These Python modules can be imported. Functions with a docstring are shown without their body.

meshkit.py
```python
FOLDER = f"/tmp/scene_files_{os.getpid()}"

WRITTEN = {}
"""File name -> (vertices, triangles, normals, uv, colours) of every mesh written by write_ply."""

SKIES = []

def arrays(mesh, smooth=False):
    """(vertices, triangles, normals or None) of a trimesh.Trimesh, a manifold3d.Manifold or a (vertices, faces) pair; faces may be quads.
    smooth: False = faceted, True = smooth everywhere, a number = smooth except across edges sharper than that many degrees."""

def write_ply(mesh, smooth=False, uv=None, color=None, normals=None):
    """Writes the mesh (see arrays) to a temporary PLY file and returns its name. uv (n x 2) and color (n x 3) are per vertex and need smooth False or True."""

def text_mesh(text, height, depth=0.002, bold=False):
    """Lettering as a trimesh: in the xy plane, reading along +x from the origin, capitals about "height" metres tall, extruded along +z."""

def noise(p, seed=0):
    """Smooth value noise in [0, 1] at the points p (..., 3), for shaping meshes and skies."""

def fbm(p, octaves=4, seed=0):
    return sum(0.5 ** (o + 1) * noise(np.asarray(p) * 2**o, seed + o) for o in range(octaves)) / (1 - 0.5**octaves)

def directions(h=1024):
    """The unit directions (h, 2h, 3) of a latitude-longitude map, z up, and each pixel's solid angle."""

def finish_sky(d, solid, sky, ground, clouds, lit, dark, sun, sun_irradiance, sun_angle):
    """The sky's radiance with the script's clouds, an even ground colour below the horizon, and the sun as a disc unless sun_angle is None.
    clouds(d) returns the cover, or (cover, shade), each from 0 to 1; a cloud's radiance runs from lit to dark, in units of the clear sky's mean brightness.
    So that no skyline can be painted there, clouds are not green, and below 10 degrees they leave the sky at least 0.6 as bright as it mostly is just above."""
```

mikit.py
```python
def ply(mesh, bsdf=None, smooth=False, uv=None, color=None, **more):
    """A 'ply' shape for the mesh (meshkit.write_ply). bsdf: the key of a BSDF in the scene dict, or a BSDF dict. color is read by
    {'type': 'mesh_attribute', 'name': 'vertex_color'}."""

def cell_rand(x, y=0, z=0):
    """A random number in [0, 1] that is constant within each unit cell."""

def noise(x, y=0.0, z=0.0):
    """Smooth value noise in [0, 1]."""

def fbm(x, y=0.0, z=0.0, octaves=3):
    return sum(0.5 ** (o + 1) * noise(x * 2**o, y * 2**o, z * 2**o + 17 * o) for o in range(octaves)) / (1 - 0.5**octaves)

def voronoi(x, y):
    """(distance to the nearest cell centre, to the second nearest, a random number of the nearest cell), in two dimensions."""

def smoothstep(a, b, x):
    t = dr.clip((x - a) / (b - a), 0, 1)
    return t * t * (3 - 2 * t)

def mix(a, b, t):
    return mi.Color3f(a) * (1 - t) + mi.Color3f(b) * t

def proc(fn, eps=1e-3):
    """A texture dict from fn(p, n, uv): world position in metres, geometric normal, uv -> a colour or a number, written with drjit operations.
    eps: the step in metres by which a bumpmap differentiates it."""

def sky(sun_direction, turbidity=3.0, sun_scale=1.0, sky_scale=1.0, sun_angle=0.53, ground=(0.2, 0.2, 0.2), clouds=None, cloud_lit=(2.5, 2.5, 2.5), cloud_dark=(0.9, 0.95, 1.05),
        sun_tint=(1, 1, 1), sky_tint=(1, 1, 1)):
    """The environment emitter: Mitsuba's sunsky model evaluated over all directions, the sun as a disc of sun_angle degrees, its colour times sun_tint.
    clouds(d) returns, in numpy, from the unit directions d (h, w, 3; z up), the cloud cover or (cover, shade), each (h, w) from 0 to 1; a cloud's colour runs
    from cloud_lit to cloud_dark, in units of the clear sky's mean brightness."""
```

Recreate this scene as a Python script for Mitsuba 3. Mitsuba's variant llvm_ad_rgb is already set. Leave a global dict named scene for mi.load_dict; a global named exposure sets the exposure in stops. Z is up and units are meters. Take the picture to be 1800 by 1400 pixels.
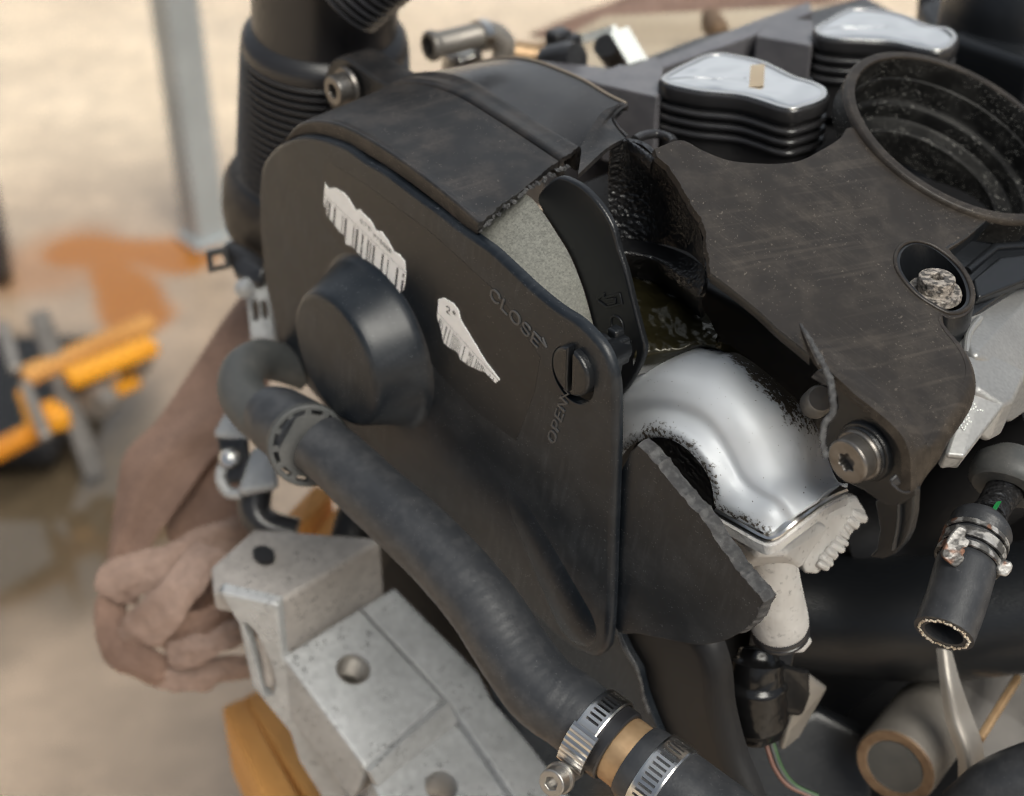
import math
import numpy as np, trimesh, manifold3d
import drjit as dr, mitsuba as mi
import mikit, meshkit
from mikit import proc, noise, fbm, voronoi, smoothstep, mix, cell_rand
from scipy.interpolate import CubicHermiteSpline

scene, labels = {}, {}

# ------------------------------------------------------------------ camera, sky, exposure
HF, PITCH, AZ, FOCUS = 38.0, math.radians(35), math.radians(50), 0.62
CAM = np.array([0, 0, 1.3])
FWD = np.array([0, math.cos(PITCH), -math.sin(PITCH)])
UP = np.array([0, math.sin(PITCH), math.cos(PITCH)])
RIGHT = np.array([1.0, 0, 0])
FPX = 900 / math.tan(math.radians(HF / 2))
scene['camera'] = {'type': 'thinlens', 'fov': HF, 'fov_axis': 'x', 'aperture_radius': 0.0043, 'focus_distance': FOCUS,
                   'near_clip': 0.05, 'far_clip': 60.0,
                   'to_world': mi.ScalarTransform4f().look_at(CAM.tolist(), (CAM + FWD).tolist(), UP.tolist())}


def cover(d):
    """A bright overcast, lighter over the open side ahead (seen in the coil caps) and duller overhead and behind."""
    ahead = np.clip(d @ np.array([0.0, 0.86, 0.51]), 0, 1) ** 3
    return np.full(d.shape[:2], 1.0), 0.92 - 0.85 * ahead + 0.5 * (meshkit.fbm(d * 2.6, 3, 5) - 0.5)


scene['sky'] = mikit.sky((0.29, -0.54, 0.79), turbidity=3, sun_scale=1.0, sun_angle=36, clouds=cover, sun_tint=(0.84, 0.97, 1.16),
                         cloud_lit=(2.6, 2.75, 2.9), cloud_dark=(0.55, 0.66, 0.84), ground=(0.34, 0.27, 0.2))
exposure = 1.62


# ------------------------------------------------------------------ frames: E = the engine's own axes (x across the front, y along the crank, z up)
ROT = np.array([[math.cos(AZ), -math.sin(AZ), 0], [math.sin(AZ), math.cos(AZ), 0], [0, 0, 1.0]])


def ray(u, v):
    return RIGHT * (u - 900) / FPX + UP * (700 - v) / FPX + FWD


ORG = CAM + FOCUS * ray(1000, 655)
CE = ROT @ (CAM - ORG)


def W(e):
    return ORG + np.asarray(e, float) @ ROT


def P(u, v, d):
    return CE + (ROT @ ray(u, v)) * d


def PW(u, v, z):
    """Point of the world at height z."""
    r = ray(u, v)
    return CAM + r * ((z - CAM[2]) / r[2])


def pix(u, v, n, d):
    r = ROT @ ray(u, v)
    return CE + r * ((d - n @ CE) / (n @ r))


class Plane:
    def __init__(s, n, d, a=None):
        s.n = np.asarray(n, float) / np.linalg.norm(n)
        s.d = d
        a = np.array([1.0, 0, 0]) if a is None else np.asarray(a, float)
        a = a - s.n * (a @ s.n)
        s.a = a / np.linalg.norm(a)
        s.b = np.cross(s.n, s.a)
        s.o = s.n * d

    def px(s, pts):
        q = np.array([pix(*p, s.n, s.d) for p in pts]) - s.o
        return np.stack([q @ s.a, q @ s.b], 1)

    def p3(s, xy, h=0.0):
        xy = np.atleast_2d(xy)
        return s.o + xy[:, :1] * s.a + xy[:, 1:2] * s.b + np.reshape(h, (-1, 1)) * s.n

    def up(s, dh):
        return Plane(s.n, s.d + dh, s.a)


def PY(ey):
    """A plane parallel to the engine's front face, ey behind it; its normal looks out of the front."""
    return Plane((0, -1, 0), -ey)


def PZ(ez):
    return Plane((0, 0, 1), ez)


# ------------------------------------------------------------------ mesh helpers
def curve(pts, n, closed=False):
    """n points evenly along a smooth curve through pts."""
    p = np.asarray(pts, float)
    if closed:
        p = np.vstack([p[-3:], p, p[:3]])
    t = np.r_[0, np.cumsum(np.maximum(np.linalg.norm(np.diff(p, axis=0), axis=1), 1e-9) ** 0.5)]
    m = np.empty_like(p)
    s = np.diff(p, axis=0) / np.diff(t)[:, None]
    m[0], m[-1] = s[0], s[-1]
    w = np.diff(t)
    m[1:-1] = (s[:-1] * w[1:, None] + s[1:] * w[:-1, None]) / (w[1:] + w[:-1])[:, None]
    f = CubicHermiteSpline(t, p, m)
    t0, t1 = (t[3], t[len(p) - 3]) if closed else (t[0], t[-1])
    tt = np.linspace(t0, t1, n * 6 + 1)
    q = f(tt)
    L = np.r_[0, np.cumsum(np.linalg.norm(np.diff(q, axis=0), axis=1))]
    u = np.linspace(0, L[-1], n, endpoint=not closed)
    return np.stack([np.interp(u, L, q[:, k]) for k in range(p.shape[1])], 1)


def dense(pts, step, closed=False):
    p = np.asarray(pts, float)
    if closed:
        p = np.vstack([p, p[:1]])
    out = []
    for a, b in zip(p[:-1], p[1:]):
        k = max(1, int(np.linalg.norm(b - a) / step))
        out += [a + (b - a) * i / k for i in range(k)]
    if not closed:
        out.append(p[-1])
    return np.array(out)


def jag(pts, amp, step, seed, closed=False):
    """A broken edge: the line with small uneven steps."""
    q = dense(pts, step, closed)
    r = np.random.default_rng(seed)
    d = (meshkit.fbm(np.c_[np.arange(len(q)) * 0.37, np.zeros((len(q), 2))], 3, seed) - 0.5) * 2.2 + r.uniform(-0.45, 0.45, len(q))
    t = np.gradient(q, axis=0)
    t /= np.linalg.norm(t, axis=1, keepdims=True) + 1e-12
    nrm = np.c_[-t[:, 1], t[:, 0]]
    fade = np.ones(len(q)) if closed else np.clip(np.minimum(np.arange(len(q)), np.arange(len(q))[::-1]) / 2, 0, 1)
    return q + nrm * (d * amp * fade)[:, None]


def area2(p):
    return 0.5 * np.sum(p[:, 0] * np.roll(p[:, 1], -1) - np.roll(p[:, 0], -1) * p[:, 1])


def inset(p, d):
    """Every vertex moved inwards by d (p counter-clockwise; a clockwise hole grows)."""
    e = np.roll(p, -1, 0) - p
    e /= np.linalg.norm(e, axis=1, keepdims=True) + 1e-12
    n1 = np.c_[e[:, 1], -e[:, 0]]
    n0 = np.roll(n1, 1, 0)
    m = (n0 + n1) / np.maximum(1 + (n0 * n1).sum(1), 0.35)[:, None]
    return p - m * d


def clean(p):
    p = np.asarray(p, float)
    return p[np.linalg.norm(p - np.roll(p, 1, 0), axis=1) > 1e-7]


def slab(pl, outline, t, r=0.0015, holes=(), steps=4, back_r=0.0, lift=0.0, hole_r=0.0005):
    """A plate: outline in pl's plane, front rounded by r, thickness t behind it."""
    o = clean(outline)
    o = o if area2(o) > 0 else o[::-1]
    hs = [clean(h) for h in holes]
    hs = [h[::-1] if area2(h) > 0 else h for h in hs]
    prof = [(r * (1 - math.sin(f)), lift - r * (1 - math.cos(f))) for f in np.linspace(0, math.pi / 2, steps + 1)] if r > 0 else [(0, lift)]
    prof.append((back_r, lift - t))
    V, F, base = [], [], 0
    fronts, backs = [], []
    for p in [o] + hs:
        n = len(p)
        q = 1.0 if p is o else min(1.0, hole_r / max(r, 1e-9))
        for k, (i, h) in enumerate(prof):
            V.append(pl.p3(inset(p, i * q), np.full(n, h)))
        idx = np.arange(n)
        for k in range(len(prof) - 1):
            a, b = base + k * n + idx, base + k * n + np.roll(idx, -1)
            c, d = a + n, b + n
            F.append(np.c_[a, c, d])
            F.append(np.c_[a, d, b])
        fronts.append((inset(p, prof[0][0] * q), base + idx))
        backs.append((inset(p, prof[-1][0] * q), base + (len(prof) - 1) * n + idx))
        base += n * len(prof)
    for rings, flip in ((fronts, False), (backs, True)):
        tri = np.asarray(manifold3d.triangulate([x[0] for x in rings], -1.0))
        ids = np.concatenate([x[1] for x in rings])
        tri = ids[tri]
        F.append(tri[:, ::-1] if flip else tri)
    return trimesh.Trimesh(np.vstack(V), np.vstack(F), process=False)


def grid_faces(nu, nv, cu=False, cv=False):
    """Faces of a grid of nu rows by nv columns (v fastest)."""
    i, j = np.meshgrid(np.arange(nu if cu else nu - 1), np.arange(nv if cv else nv - 1), indexing='ij')
    a, b = i * nv + j, i * nv + (j + 1) % nv
    c, d = ((i + 1) % nu) * nv + j, ((i + 1) % nu) * nv + (j + 1) % nv
    return np.vstack([np.c_[a.ravel(), b.ravel(), d.ravel()], np.c_[a.ravel(), d.ravel(), c.ravel()]])


def gnormal(G):
    du, dv = np.gradient(G, axis=0), np.gradient(G, axis=1)
    n = np.cross(dv, du)
    return n / (np.linalg.norm(n, axis=2, keepdims=True) + 1e-12)


def sheet(G, t, front=None):
    """A curved sheet of thickness t behind the grid G (rows, columns, 3); front: a direction that its outer side looks to."""
    n = gnormal(G)
    if front is not None and (n * np.asarray(front)).sum(2).mean() < 0:
        n = -n
    nu, nv = G.shape[:2]
    B = G - n * t
    V = np.vstack([G.reshape(-1, 3), B.reshape(-1, 3)])
    f = grid_faces(nu, nv)
    m = nu * nv
    e = np.r_[np.arange(nv), np.arange(1, nu) * nv + nv - 1, (nu - 1) * nv + np.arange(nv - 2, -1, -1), np.arange(nu - 2, 0, -1) * nv]
    e2 = np.roll(e, -1)
    F = np.vstack([f, f[:, ::-1] + m, np.c_[e2, e, e + m], np.c_[e2, e + m, e2 + m]])
    me = trimesh.Trimesh(V, F, process=False)
    if me.volume < 0:
        me.invert()
    return me


def skin(curves, nv, nu):
    """A smooth grid through curves (each a list of 3-D points)."""
    C = np.array([curve(c, nv) for c in curves])
    out = np.array([curve(C[:, j], nu) for j in range(nv)])
    return out.transpose(1, 0, 2)


def frames(path):
    t = np.gradient(path, axis=0)
    t /= np.linalg.norm(t, axis=1, keepdims=True)
    n = np.cross(t[0], [0.3, 0.1, 1])
    n /= np.linalg.norm(n)
    N = []
    for k in range(len(path)):
        n = n - t[k] * (n @ t[k])
        n /= np.linalg.norm(n)
        N.append(n)
    N = np.array(N)
    return t, N, np.cross(t, N)


def tube(path, rad, n=24, wall=None, cap=True, flat=1.0, twist=0.0):
    """A tube along path (already dense); rad a number or one per point; wall: hollow, of that thickness; flat squeezes the second axis."""
    path = np.asarray(path, float)
    k = len(path)
    rad = np.broadcast_to(np.asarray(rad, float), (k,))
    t, N, B = frames(path)
    a = np.linspace(0, 2 * math.pi, n, endpoint=False)
    if np.ndim(twist) or twist:
        tw = np.broadcast_to(np.asarray(twist, float), (k,)) if np.ndim(twist) else np.linspace(0, twist, k)
        N, B = N * np.cos(tw)[:, None] + B * np.sin(tw)[:, None], B * np.cos(tw)[:, None] - N * np.sin(tw)[:, None]

    def rings(r):
        return path[:, None] + r[:, None, None] * (np.cos(a)[None, :, None] * N[:, None] + flat * np.sin(a)[None, :, None] * B[:, None])
    G = rings(rad)
    if wall:
        H = rings(rad - wall)
        G = np.concatenate([G, H[::-1], G[:1]], 0)
        f = grid_faces(len(G), n, False, True)
        me = trimesh.Trimesh(G.reshape(-1, 3), f, process=False)
    else:
        V = np.vstack([G.reshape(-1, 3), path[:1], path[-1:]])
        f = [grid_faces(k, n, False, True)]
        if cap:
            i = np.arange(n)
            j = np.roll(i, -1)
            f.append(np.c_[np.full(n, k * n), j, i])
            f.append(np.c_[np.full(n, k * n + 1), (k - 1) * n + i, (k - 1) * n + j])
        me = trimesh.Trimesh(V, np.vstack(f), process=False)
    if me.volume < 0:
        me.invert()
    return me


def lathe(o, axis, prof, n=48, a0=None):
    """A turned body: prof = (radius, height along axis) pairs from o."""
    axis = np.asarray(axis, float) / np.linalg.norm(axis)
    x = np.cross(axis, [0.31, 0.2, 0.9]) if a0 is None else np.asarray(a0, float) - axis * (axis @ np.asarray(a0, float))
    x /= np.linalg.norm(x)
    y = np.cross(axis, x)
    th = np.linspace(0, 2 * math.pi, n, endpoint=False)
    G = np.array([np.asarray(o) + h * axis + max(r, 1e-6) * (np.cos(th)[:, None] * x + np.sin(th)[:, None] * y) for r, h in prof])
    me = trimesh.Trimesh(G.reshape(-1, 3), grid_faces(len(prof), n, False, True), process=False)
    if me.volume < 0:
        me.invert()
    return me


def hullr(pts, r=0.002, sub=1):
    """A convex block with rounded edges round the points."""
    s = trimesh.creation.icosphere(subdivisions=sub, radius=r).vertices
    return trimesh.convex.convex_hull(np.vstack([np.asarray(p) + s for p in pts]))


def box(c, size, ax=None, r=0.001):
    ax = np.eye(3) if ax is None else np.asarray(ax)
    h = np.asarray(size) / 2 - r
    pts = [np.asarray(c) + (np.array([i, j, k]) * h) @ ax for i in (-1, 1) for j in (-1, 1) for k in (-1, 1)]
    return hullr(pts, r)


def cat(*m):
    return trimesh.util.concatenate([x for x in m if x is not None])


def circle(c, r, n=48, k=1.0, ph=0.0):
    a = np.linspace(0, 2 * math.pi, n, endpoint=False) + ph
    return np.c_[c[0] + r * np.cos(a), c[1] + r * k * np.sin(a)]


def star(c, r1, r2, n=6, m=48):
    a = np.linspace(0, 2 * math.pi, m, endpoint=False)
    r = r2 + (r1 - r2) * (0.5 + 0.5 * np.cos(n * a)) ** 0.8
    return np.c_[c[0] + r * np.cos(a), c[1] + r * np.sin(a)]


def rough(me, amp, scale, seed=0, k=1):
    """Small lumps on a mesh."""
    for _ in range(k):
        pass
    v = me.vertices
    n = me.vertex_normals
    me.vertices = v + n * ((meshkit.fbm(v * scale, 3, seed) - 0.5) * 2 * amp)[:, None]
    return me


def words(pl, text, p0, p1, height, h=0.0, depth=0.0006, bold=False, squeeze=None):
    """Lettering in a plane from pixel p0 to pixel p1 along its baseline."""
    m = meshkit.text_mesh(text, height, depth, bold)
    a, b = pl.px([p0, p1])
    L = np.linalg.norm(b - a)
    d = (b - a) / L
    x0, x1 = m.vertices[:, 0].min(), m.vertices[:, 0].max()
    s = L / (x1 - x0)
    v = m.vertices.copy()
    xy = a + ((v[:, :1] - x0) * s) * d + v[:, 1:2] * np.array([-d[1], d[0]])
    return trimesh.Trimesh(pl.p3(xy, h + v[:, 2]), m.faces, process=False)


def add(key, mesh, bsdf, smooth=32, label=None, category=None, group=None, kind=None, world=False, **kw):
    base, k = key, 0
    while key in scene:
        k += 1
        key = f'{base}_{k:03d}'
    m = trimesh.Trimesh(np.array(mesh.vertices) if world else W(mesh.vertices), mesh.faces, process=False)
    scene[key] = mikit.ply(m, bsdf, smooth=smooth, **kw)
    note(key, label, category, group, kind)
    return key


def note(key, label=None, category=None, group=None, kind=None):
    d = {k: v for k, v in (('label', label), ('category', category), ('group', group), ('kind', kind)) if v}
    if d:
        labels[key] = d


# ------------------------------------------------------------------ materials
def rgb(c):
    return {'type': 'rgb', 'value': list(c)}


def tex(f):
    return proc(f)


def mat(name, base, rough=0.5, metallic=0.0, spec=0.5, bump=None, amp=0.0, eps=3e-4, **kw):
    b = {'type': 'principled', 'base_color': base if isinstance(base, dict) else rgb(base),
         'roughness': rough, 'metallic': metallic, 'specular': spec, **kw}
    if bump is not None:
        b = {'type': 'bumpmap', 'arbitrary': proc(bump, eps=eps), 'scale': amp, 'bsdf': b}
    scene[name] = {'type': 'twosided', 'bsdf': b}


def specks(p, s, t):
    """Dust: tiny uneven grains."""
    return smoothstep(t, t + 0.05, noise(p.x * s, p.y * s, p.z * s))


def plastic(base, dust, amount, s=60.0, speck=0.5, st=0.86, streak=0.0):
    base, dust = mi.Color3f(*base), mi.Color3f(*dust)

    def f(p, n, uv):
        cloud = fbm(p.x * s, p.y * s, p.z * s, 4)
        fine = fbm(p.x * 900, p.y * 900, p.z * 900, 2)
        w = amount * smoothstep(0.35, 0.75, cloud) * (0.45 + 1.1 * fine)
        if streak:      # wiped and scuffed: long thin marks
            a = fbm((p.x + 0.5 * p.y) * 22, (p.y - 0.6 * p.x + 0.2 * p.z) * 420, p.z * 60, 3)
            b = smoothstep(0.66, 0.72, noise((p.x - 0.8 * p.y) * 30, (p.y + 0.7 * p.x) * 1400, p.z * 50))
            w = w + streak * (smoothstep(0.48, 0.75, a) + 0.8 * b * fine) * smoothstep(0.35, 0.65, fbm(p.x * 28 + 4, p.y * 28, p.z * 28, 2))
        w = dr.clip(w + speck * specks(p, 1300.0, st) * smoothstep(0.3, 0.6, fbm(p.x * 90 + 7, p.y * 90, p.z * 90, 2)), 0, 1)
        return base * (1 - w) + dust * w
    return tex(f)


def grain(s):
    return lambda p, n, uv: noise(p.x * s, p.y * s, p.z * s)


def rough_tex(lo, hi, s):
    def f(p, n, uv):
        return mi.Float(lo) + (hi - lo) * fbm(p.x * s, p.y * s, p.z * s, 3)
    return tex(f)


mat('plastic_face', plastic((0.0058, 0.0088, 0.0130), (0.08, 0.088, 0.10), 0.10, 70, 0.6, 0.85, 0.09), rough_tex(0.30, 0.46, 70), 0, 0.5, grain(2200.0), 0.000025)
mat('plastic_arch', plastic((0.0115, 0.0115, 0.0125), (0.13, 0.105, 0.088), 0.16, 90, 0.5, 0.86, 0.10), rough_tex(0.36, 0.54, 60), 0, 0.5, grain(2200.0), 0.00006)
mat('plastic_cover', plastic((0.0150, 0.0110, 0.0080), (0.150, 0.124, 0.098), 0.11, 110, 0.6, 0.84, 0.11), rough_tex(0.4, 0.62, 55), 0, 0.5, grain(2600.0), 0.00008)
mat('plastic_edge', (0.008, 0.0092, 0.0112), 0.36, 0, 0.55, grain(1500.0), 0.0001)
mat('plastic_torn', plastic((0.045, 0.045, 0.047), (0.14, 0.14, 0.14), 0.5, 400), 0.75, 0, 0.3, grain(1400.0), 0.0004)
mat('plastic_oily', (0.011, 0.011, 0.012), rough_tex(0.16, 0.5, 160), 0, 0.8, lambda p, n, uv: fbm(p.x * 620, p.y * 620, p.z * 620, 2), 0.0012)
mat('plastic_wet', (0.006, 0.006, 0.0065), 0.26, 0, 0.6)
mat('plastic_bore', plastic((0.0035, 0.0035, 0.0035), (0.22, 0.215, 0.20), 0.05, 120, 1.0, 0.79, 0.012), 0.55, 0, 0.25)
mat('letter_glint', (0.06, 0.062, 0.066), 0.4, 0, 0.6)  # lighter tone stands in for highlights on the letter edges
mat('plastic_shiny', plastic((0.020, 0.020, 0.022), (0.10, 0.09, 0.08), 0.08), 0.27, 0, 0.6)
mat('rim_glint_tone', (0.22, 0.18, 0.14), 0.5)  # pale tone stands in for light caught along the hood edge
mat('plastic_deep', (0.010, 0.010, 0.011), 0.5, 0, 0.4)
mat('rubber_hose', plastic((0.026, 0.028, 0.032), (0.11, 0.108, 0.11), 0.16, 170, 0.35, 0.86), rough_tex(0.38, 0.5, 90), 0, 0.6,
    lambda p, n, uv: 0.6 * noise(p.x * 1500, p.y * 1500, p.z * 1500) + 0.3 * fbm(p.x * 220, p.y * 220, p.z * 220, 2), 0.00009)
mat('rubber_dark', (0.016, 0.016, 0.018), 0.36, 0, 0.6)
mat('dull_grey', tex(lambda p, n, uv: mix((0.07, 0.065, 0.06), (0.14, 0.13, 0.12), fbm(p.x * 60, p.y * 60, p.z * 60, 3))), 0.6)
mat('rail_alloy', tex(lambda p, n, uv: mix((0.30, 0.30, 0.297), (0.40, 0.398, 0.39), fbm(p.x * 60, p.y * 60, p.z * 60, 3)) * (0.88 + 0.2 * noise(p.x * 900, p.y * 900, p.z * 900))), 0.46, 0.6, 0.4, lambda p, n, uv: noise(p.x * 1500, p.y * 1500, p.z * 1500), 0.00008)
mat('rubber_grey', plastic((0.055, 0.058, 0.058), (0.13, 0.12, 0.11), 0.25, 80), 0.5, 0, 0.5)
mat('belt_back', tex(lambda p, n, uv: mix((0.10, 0.102, 0.092), (0.26, 0.26, 0.235), fbm(p.x * 1300, p.y * 1300, p.z * 1300, 2))), 0.9, 0, 0.2,
    lambda p, n, uv: noise(p.x * 1800, p.y * 1800, p.z * 1800), 0.0004)


def cast_fn(p, n, uv):
    a = fbm(p.x * 40, p.y * 40, p.z * 40, 3)
    c = mix((0.34, 0.345, 0.345), (0.50, 0.51, 0.515), a) * (0.85 + 0.3 * fbm(p.x * 300, p.y * 300, p.z * 300, 2))
    spot = smoothstep(0.58, 0.76, fbm(p.x * 520 + 3, p.y * 520, p.z * 520, 3)) * smoothstep(0.40, 0.66, fbm(p.x * 70, p.y * 70 + 9, p.z * 70, 3))
    return c * (1 - 0.65 * spot)


mat('cast_aluminium', tex(cast_fn), 0.52, 0.35, 0.5, lambda p, n, uv: fbm(p.x * 700, p.y * 700, p.z * 700, 2), 0.0003)
mat('cast_dusty', tex(lambda p, n, uv: cast_fn(p, n, uv) * mi.Color3f(0.78, 0.71, 0.66)), 0.6, 0.2, 0.4, lambda p, n, uv: fbm(p.x * 700, p.y * 700, p.z * 700, 2), 0.0003)
mat('cast_white', tex(lambda p, n, uv: mix((0.44, 0.425, 0.405), (0.58, 0.57, 0.555), fbm(p.x * 110, p.y * 110, p.z * 110, 3)) * (1 - 0.35 * smoothstep(0.60, 0.85, fbm(p.x * 420, p.y * 420, p.z * 420, 3)))), 0.55, 0.15, 0.4,
    lambda p, n, uv: fbm(p.x * 600, p.y * 600, p.z * 600, 2), 0.0004)
mat('steel', tex(lambda p, n, uv: mix((0.30, 0.28, 0.26), (0.46, 0.45, 0.43), fbm(p.x * 160, p.y * 160, p.z * 160, 3))), 0.38, 0.9, 0.5)
mat('steel_dark', tex(lambda p, n, uv: mix((0.13, 0.115, 0.10), (0.27, 0.26, 0.25), fbm(p.x * 220, p.y * 220, p.z * 220, 3))), 0.36, 0.85, 0.5)
mat('steel_bright', tex(lambda p, n, uv: mix((0.62, 0.60, 0.57), (0.78, 0.77, 0.75), fbm(p.x * 120, p.y * 120, p.z * 120, 2))), 0.24, 1.0, 0.5)
mat('chrome', (0.90, 0.895, 0.88), 0.06, 1.0, 0.5, lambda p, n, uv: fbm(p.x * 55, p.y * 55, p.z * 55, 2), 0.0042)
mat('brass', tex(lambda p, n, uv: mix((0.30, 0.18, 0.09), (0.52, 0.36, 0.21), fbm(p.x * 180, p.y * 180, p.z * 180, 3))), 0.42, 0.55, 0.5)


def rust_fn(p, n, uv):
    a = fbm(p.x * 300, p.y * 300, p.z * 300, 3)
    c = mix((0.09, 0.088, 0.085), (0.40, 0.39, 0.375), smoothstep(0.45, 0.65, a))
    return mix(c, (0.19, 0.085, 0.048), 0.85 * smoothstep(0.56, 0.66, fbm(p.x * 170 + 11, p.y * 170, p.z * 170, 2)))


mat('rusty_steel', tex(rust_fn), 0.5, 0.5, 0.5, lambda p, n, uv: fbm(p.x * 800, p.y * 800, p.z * 800, 2), 0.0003)
mat('rust_ring', tex(lambda p, n, uv: mix((0.11, 0.066, 0.038), (0.22, 0.145, 0.088), fbm(p.x * 300, p.y * 300, p.z * 300, 2))), 0.6, 0.2, 0.4)
mat('worn_steel', tex(lambda p, n, uv: mix((0.22, 0.20, 0.175), (0.36, 0.335, 0.305), fbm(p.x * 70, p.y * 70, p.z * 70, 3))), 0.45, 0.6, 0.5)
mat('dirty_bolt', tex(lambda p, n, uv: mix((0.10, 0.092, 0.085), (0.40, 0.355, 0.31), smoothstep(0.36, 0.66, fbm(p.x * 560, p.y * 560, p.z * 560, 3)))), 0.55, 0.35, 0.5,
    lambda p, n, uv: fbm(p.x * 900, p.y * 900, p.z * 900, 2), 0.0012)


def silver_fn(p, n, uv):
    # u runs along the arch, v from the hole's lip (0) to the rolled top (1); oily grime has settled along the top edge and round the hole
    g = fbm(p.x * 800, p.y * 800, p.z * 800, 4)
    big = fbm(p.x * 110 + 5, p.y * 110, p.z * 110, 3)
    top = smoothstep(0.50, 0.68, uv.y + 0.22 * (big - 0.5)) * smoothstep(0.97, 0.70, uv.x + 0.12 * (big - 0.5))
    lip = smoothstep(0.13, 0.01, uv.y + 0.16 * (big - 0.5)) * 0.62
    foot = smoothstep(0.16, 0.05, uv.x) * smoothstep(0.55, 0.62, fbm(p.x * 150 + 2, p.y * 150, p.z * 150, 2)) * 0.6
    w = dr.maximum(dr.maximum(top, lip), foot)
    m = 0.45 * smoothstep(0.25, 0.95, w) + 0.75 * smoothstep(0.62, 0.80, g * 0.8 + 0.46 * w)
    m = dr.clip(dr.maximum(m, smoothstep(0.93, 0.95, noise(p.x * 900, p.y * 900, p.z * 900)) * 0.7), 0, 1)
    return mix((0.52, 0.545, 0.575), (0.04, 0.031, 0.02), m)


def silver_met(p, n, uv):
    return mi.Float(0.25) - 0.23 * smoothstep(0.1, 0.45, 0.52 - silver_fn(p, n, uv).x)


mat('silver_sheet', tex(silver_fn), 0.58, tex(silver_met), 0.5, lambda p, n, uv: noise(p.x * 2600, p.y * 2600, p.z * 2600), 0.00006)


def oil_metal(p, n, uv):
    a = fbm(p.x * 48, p.y * 48, p.z * 48, 3)
    return mix((0.25, 0.25, 0.245), (0.022, 0.019, 0.008), smoothstep(0.30, 0.40, 1 - a))


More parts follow.
